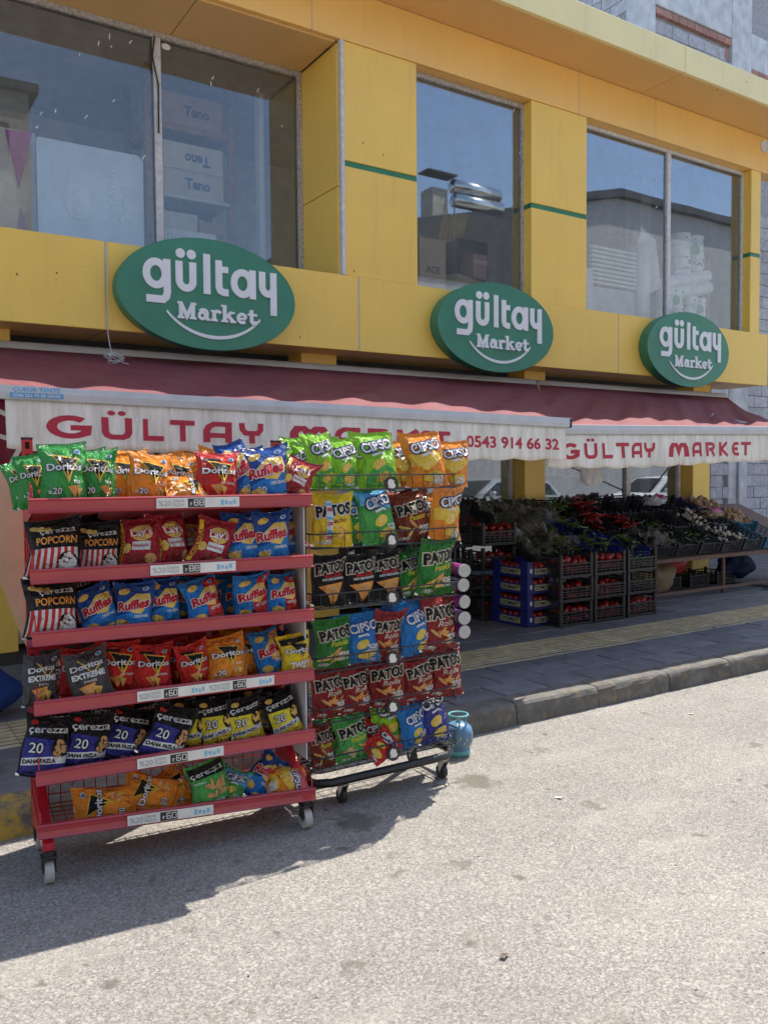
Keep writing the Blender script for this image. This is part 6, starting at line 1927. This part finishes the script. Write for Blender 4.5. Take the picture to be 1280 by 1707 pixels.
PLAN = {0: [(5.78, 'dark', 'leaf'), (6.22, 'dark', 'gpep2'), (6.66, 'blue', 'gpep'), (7.12, 'blue', 'gpep'), (7.58, 'dark', 'film'), (8.0, 'dark', 'green'), (8.42, 'dark', 'green'), (8.84, 'dark', 'garlic'), (9.26, 'dark', 'dark'), (9.70, 'teal', 'onion')],
        1: [(5.80, 'dark', 'leaf'), (6.24, 'dark', 'leaf'), (6.68, 'blue', 'gpep'), (7.14, 'dark', 'rpep'), (7.56, 'dark', 'rpep'), (7.98, 'dark', 'green'), (8.40, 'dark', 'empty'), (8.82, 'dark', 'garlic'), (9.24, 'dark', 'bag'), (9.68, 'teal', 'potato')],
        2: [(6.0, 'dark', 'leaf'), (6.46, 'dark', 'leaf'), (6.92, 'dark', 'gpep'), (7.36, 'dark', 'rpep'), (7.80, 'dark', 'empty'), (8.24, 'dark', 'empty'), (8.68, 'dark', 'white'), (9.12, 'dark', 'empty'), (9.58, 'blue', 'potato')]}
DESC = {'leaf': 'dark leafy greens', 'gpep': 'thin green peppers', 'gpep2': 'pale green peppers', 'rpep': 'red peppers', 'film': 'produce under clear film', 'green': 'small green vegetables', 'garlic': 'garlic bulbs', 'dark': 'nothing in sight', 'onion': 'nothing in sight', 'empty': 'nothing in sight', 'bag': 'paper bags', 'white': 'white plastic bags', 'potato': 'potatoes'}
for row, items in PLAN.items():
    for k, (x, kind, what) in enumerate(items):
        M = slope_M(x, row, R(vr.uniform(-1.5, 1.5)))
        colr = {'dark': 'black', 'blue': 'blue', 'teal': 'teal'}[kind]
        crate(kind, 'sloping %s crate with %s, %s from left in the %s row' % (colr, DESC[what], ORD[k], ROWN[row]), M, 'sloping crates on the display table')
        cw = .42 if kind != 'dark' else .38
        where = 'the %s crate of the %s row' % (ORD[k], ROWN[row])
        if what in ('gpep', 'gpep2'):
            for _ in range(26):
                p = M @ Vector((vr.uniform(.06, cw - .06), vr.uniform(.06, .38), vr.uniform(.10, .19)))
                veg('pepper_green', p, vr.uniform(.13, .18), 'thin green pepper heaped in ' + where, 'pepper', 'green peppers in ' + where, (vr.uniform(-.4, .4), vr.uniform(-.4, .4), vr.uniform(0, 6.28)))
        elif what == 'rpep':
            for _ in range(20):
                p = M @ Vector((vr.uniform(.06, cw - .06), vr.uniform(.06, .38), vr.uniform(.11, .20)))
                veg('pepper_red', p, vr.uniform(.13, .17), 'red pepper heaped in ' + where, 'pepper', 'red peppers in ' + where, (vr.uniform(-.5, .5), vr.uniform(-.5, .5), vr.uniform(0, 6.28)))
        elif what == 'green':
            for _ in range(24):
                p = M @ Vector((vr.uniform(.05, cw - .05), vr.uniform(.05, .38), vr.uniform(.06, .15)))
                veg('pepper_green', p, vr.uniform(.08, .11), 'short green vegetable heaped in ' + where, 'vegetable', 'green vegetables in ' + where, (vr.uniform(-.8, .8), vr.uniform(-.8, .8), vr.uniform(0, 6.28)))
        elif what == 'garlic':
            for _ in range(22):
                p = M @ Vector((vr.uniform(.04, cw + .02), vr.uniform(.02, .38), vr.uniform(.13, .22)))
                veg('garlic', p, vr.uniform(.036, .05), 'garlic bulb with dry stalk heaped in ' + where, 'garlic', 'garlic in ' + where)
        elif what == 'potato':
            for j in range(4):
                for i in range(5):
                    p = M @ Vector((.06 + .075 * i + vr.uniform(-.015, .015), .07 + .09 * j + vr.uniform(-.02, .02), .12 + vr.uniform(0, .05)))
                    veg('potato', p, vr.uniform(.038, .05), 'brown potato heaped in ' + where, 'potato', 'potatoes in ' + where)
        elif what == 'leaf':
            q = MB()
            for _ in range(160):
                p = Vector((vr.uniform(.04, cw - .04), vr.uniform(.04, .42), vr.uniform(.07, .19)))
                a = Vector((vr.gauss(0, 1), vr.gauss(0, 1), vr.gauss(0, .5))).normalized() * .045
                b_ = a.orthogonal().normalized() * .02
                q.add([p - a, p + b_, p + a, p - b_], [(0, 1, 2, 3)])
            o = q.build('leafy_greens', 'leaf_green'); o.matrix_world = M; o['kind'] = 'stuff'; tag(o, 'dark leafy greens filling %s' % where, 'greens')
        elif what in ('white', 'bag'):
            for _ in range(2):
                P = M @ Vector((.12 + .16 * _, .2 + .06 * _, .19))
                lump('plastic_bag', ('white_plastic', 'magenta_bag')[_] if what == 'white' else ('sack_cloth', 'magenta_bag')[_], 'crumpled %s bag lying on %s' % ((('white', 'pink')[_]) if what == 'white' else ('brown', 'pink')[_], where), 'bag', P, .12 - .04 * _, .10 - .03 * _, .055, 30 + _ + row, .45)
# clear film draped over the left and middle crates
def film_sheet(label, row, x0, x1, s0, s1, seed, mat='clear_film', h0=.2):
    r_ = random.Random(seed); ph = [r_.uniform(0, 6) for _ in range(6)]
    M0 = slope_M(0, 0)
    q = MB()
    def fn(a, b):
        x = x0 + (x1 - x0) * a + .03 * math.sin(7 * b + ph[0]); y = s0 + (s1 - s0) * b + .03 * math.sin(9 * a + ph[1])
        z = h0 + .035 * math.sin(11 * a + ph[2] + 3 * b) + .025 * math.sin(17 * b + ph[3] - 5 * a) + .014 * math.sin(33 * a + 21 * b + ph[4]) + .07 * math.sin(4.5 * a + ph[5]) * math.sin(5 * b)
        P = M0 @ Vector((0, y, max(.15, z)))
        return (x, P.y, P.z)
    q.grid(fn, 44, 30)
    tag(q.build('clear_film', mat, smooth=True), label, 'plastic film')
film_sheet('clear plastic film draped over the left crates of the front row', 0, 5.74, 6.5, .02, .55, 1)
film_sheet('clear plastic film draped over the left crates of the back rows', 1, 5.85, 6.75, .55, 1.3, 2, h0=.23)
film_sheet('clear plastic film over the crate beside the blue crates', 0, 7.56, 7.98, .0, .40, 5, h0=.18)
# things under the table
lump('burlap_sack', 'sack_cloth', 'crumpled brown sack under the display table', 'sack', (8.05, 6.62, .36), .34, .2, .20, 3)
for k in range(3):
    crate('dark', 'dark crate under the display table, %s from left' % ORD[k], Matrix.Translation((8.40 + .55 * k, 6.75, ZP + .004)), 'crates under the display table')
lump('red_net_bag', 'ink_red', 'dark red net bag under the table front bar', 'bag', (8.66, 6.80, .46), .26, .12, .13, 9, .1)
lump('blue_tarp_bundle', 'dark_tarp', 'dark blue bundle under the right end of the table', 'bundle', (10.0, 6.85, .34), .30, .18, .17, 4)

# hanging white carrier bags
def hang_bag(c, w, h, label, seed):
    r_ = random.Random(seed); ph = [r_.uniform(0, 6) for _ in range(6)]
    q = MB()
    def fn(a, b):
        th = a * 2 * math.pi
        rad = (.12 + .88 * min(1, (1 - b) * 1.9) ** .7) * (1 - .75 * max(0, .12 - (b * 0 + (0 if b > .1 else .12 - b * 1.2))) )
        bottom = 1 - max(0, (.16 - b) / .16) ** 2 * .75
        rr = rad * bottom * (1 + .13 * math.sin(4 * th + ph[0] + 3 * b) + .08 * math.sin(9 * th + ph[1] - 5 * b) + .05 * math.sin(17 * th + 11 * b + ph[2]))
        return (c[0] + w * rr * math.cos(th), c[1] + w * .6 * rr * math.sin(th), c[2] + h * b)
    q.grid(fn, 40, 22)
    tag(q.build('carrier_bag', 'white_plastic', smooth=True), label, 'plastic bag')
p = on_y(985, 810, 4.95)
hang_bag((p.x, 4.95, p.z), .12, .30, 'white carrier bag hanging below the right awning valance', 2)
p = on_y(226, 772, 5.3)
hang_bag((p.x, 5.3, p.z), .12, .30, 'white carrier bag hanging behind the left awning valance', 5)

# ------------------------------------------------------------------ left edge
q = MB()
c0, c1 = on_line(0, 770, (0.3, 3.98), (1.5, 3.98)), on_line(42, 1135, (0.3, 3.98), (1.5, 3.98))
brd = MB(); brd.prism([(.30, 1.64), (1.45, 1.64), (1.45, .62), (.95, .30), (.78, .60), (.66, .90), (.58, 1.15), (.30, 1.20)], 3.965, 3.972)
tag(brd.build('cardboard_sheet', 'cardboard', fix=True), 'large cardboard sheet leaning against the back of the red rack', 'cardboard')
fr = thing('red_banner', 'dark red cloth banner with white script hanging at the left edge', 'banner', (0, 0, 0))
BX0, BX1, BY = .15, 1.12, 5.2
def ban(x, z):
    return (x, BY + .03 * math.sin(9 * x) + .015 * math.sin(23 * x + 5 * z), z)
q = MB(); q.grid(lambda u, v: ban(BX0 + (BX1 - BX0) * u, 1.35 + .70 * v), 24, 12); bo = q.build('cloth', 'cloth_maroon', fr, smooth=True)
sm = bo.modifiers.new('thick', 'SOLIDIFY'); sm.thickness = .004
q = MB(); q.tube([(BX0 - .03, BY, 2.06), (BX1 + .03, BY, 2.06)], .012, 6); q.build('rod', 'steel', fr)
q = MB()
for i, pts in enumerate(([(.66, 1.74), (.78, 1.84), (.90, 1.80), (.84, 1.68), (.96, 1.62), (1.06, 1.67)], [(.62, 1.94), (.78, 1.98), (.95, 1.90), (1.07, 1.80)], [(.70, 1.60), (.85, 1.53), (1.0, 1.48)])):
    tv, tf = cut(STROKE(pts, .026), .04, .2); q.add([(lambda P: (P[0], P[1] - .008 - .0006 * i, P[2]))(ban(x, z)) for x, z in tv], tf)
q.build('script_lettering', 'tag_white', fr)
lump('blue_tarp', 'blue_tarp', 'blue tarpaulin heap on the pavement at the left edge', 'tarpaulin', (.42, 5.6, .33), .42, .28, .22, 6, .2)
lump('leather_bag', 'dark_brown', 'dark brown rounded bag on the pavement cut by the left edge', 'bag', (.50, 4.55, .24), .13, .12, .11, 8, .05)

# grit on the road and along the kerb
q = MB(); gr_ = random.Random(9)
for k in range(520):
    if k < 330:
        x, y = gr_.uniform(-.5, 9), 3.97 - abs(gr_.gauss(0, .10))
    else:
        x, y = gr_.uniform(.2, 5), gr_.uniform(1.2, 3.9)
    s_ = gr_.uniform(.0022, .006)
    a = gr_.uniform(0, 6.3)
    P = [(x + s_ * math.cos(a + j * 1.57) * gr_.uniform(.6, 1.3), y + s_ * math.sin(a + j * 1.57) * gr_.uniform(.6, 1.3), .0005) for j in range(4)]
    q.add(P + [(x + gr_.uniform(-.3, .3) * s_, y, s_ * gr_.uniform(.5, 1.1))], [(0, 1, 4), (1, 2, 4), (2, 3, 4), (3, 0, 4)], gr_.choice((0, 0, 1)))
struct(q.build('road_grit', ['kerb', 'dark_brown']), 'stuff')
lr = random.Random(12)
for k, (px_, py_, z) in enumerate(((800, 1152, .146), (1150, 1190, .003), (930, 1330, .003), (840, 1595, .003))):
    p = on_z(px_, py_, z); q = MB(); a = lr.uniform(0, 3)
    q.grid(lambda u, v_: ((u - .5) * .035 * math.cos(a) - (v_ - .5) * .02 * math.sin(a), (u - .5) * .035 * math.sin(a) + (v_ - .5) * .02 * math.cos(a), .004 * math.sin(3 * u + a) + .004), 4, 3)
    o = q.build('litter_scrap', ['tag_white', 'garlic_stalk', 'tag_white', 'dark_brown'][k], None, p, smooth=True)
    tag(o, ['small white paper scrap on the pavement near the black rack', 'dry leaf scrap on the road below the right kerb', 'small pale scrap on the road in front of the kerb', 'thin dark twig scrap low on the road'][k], 'litter')
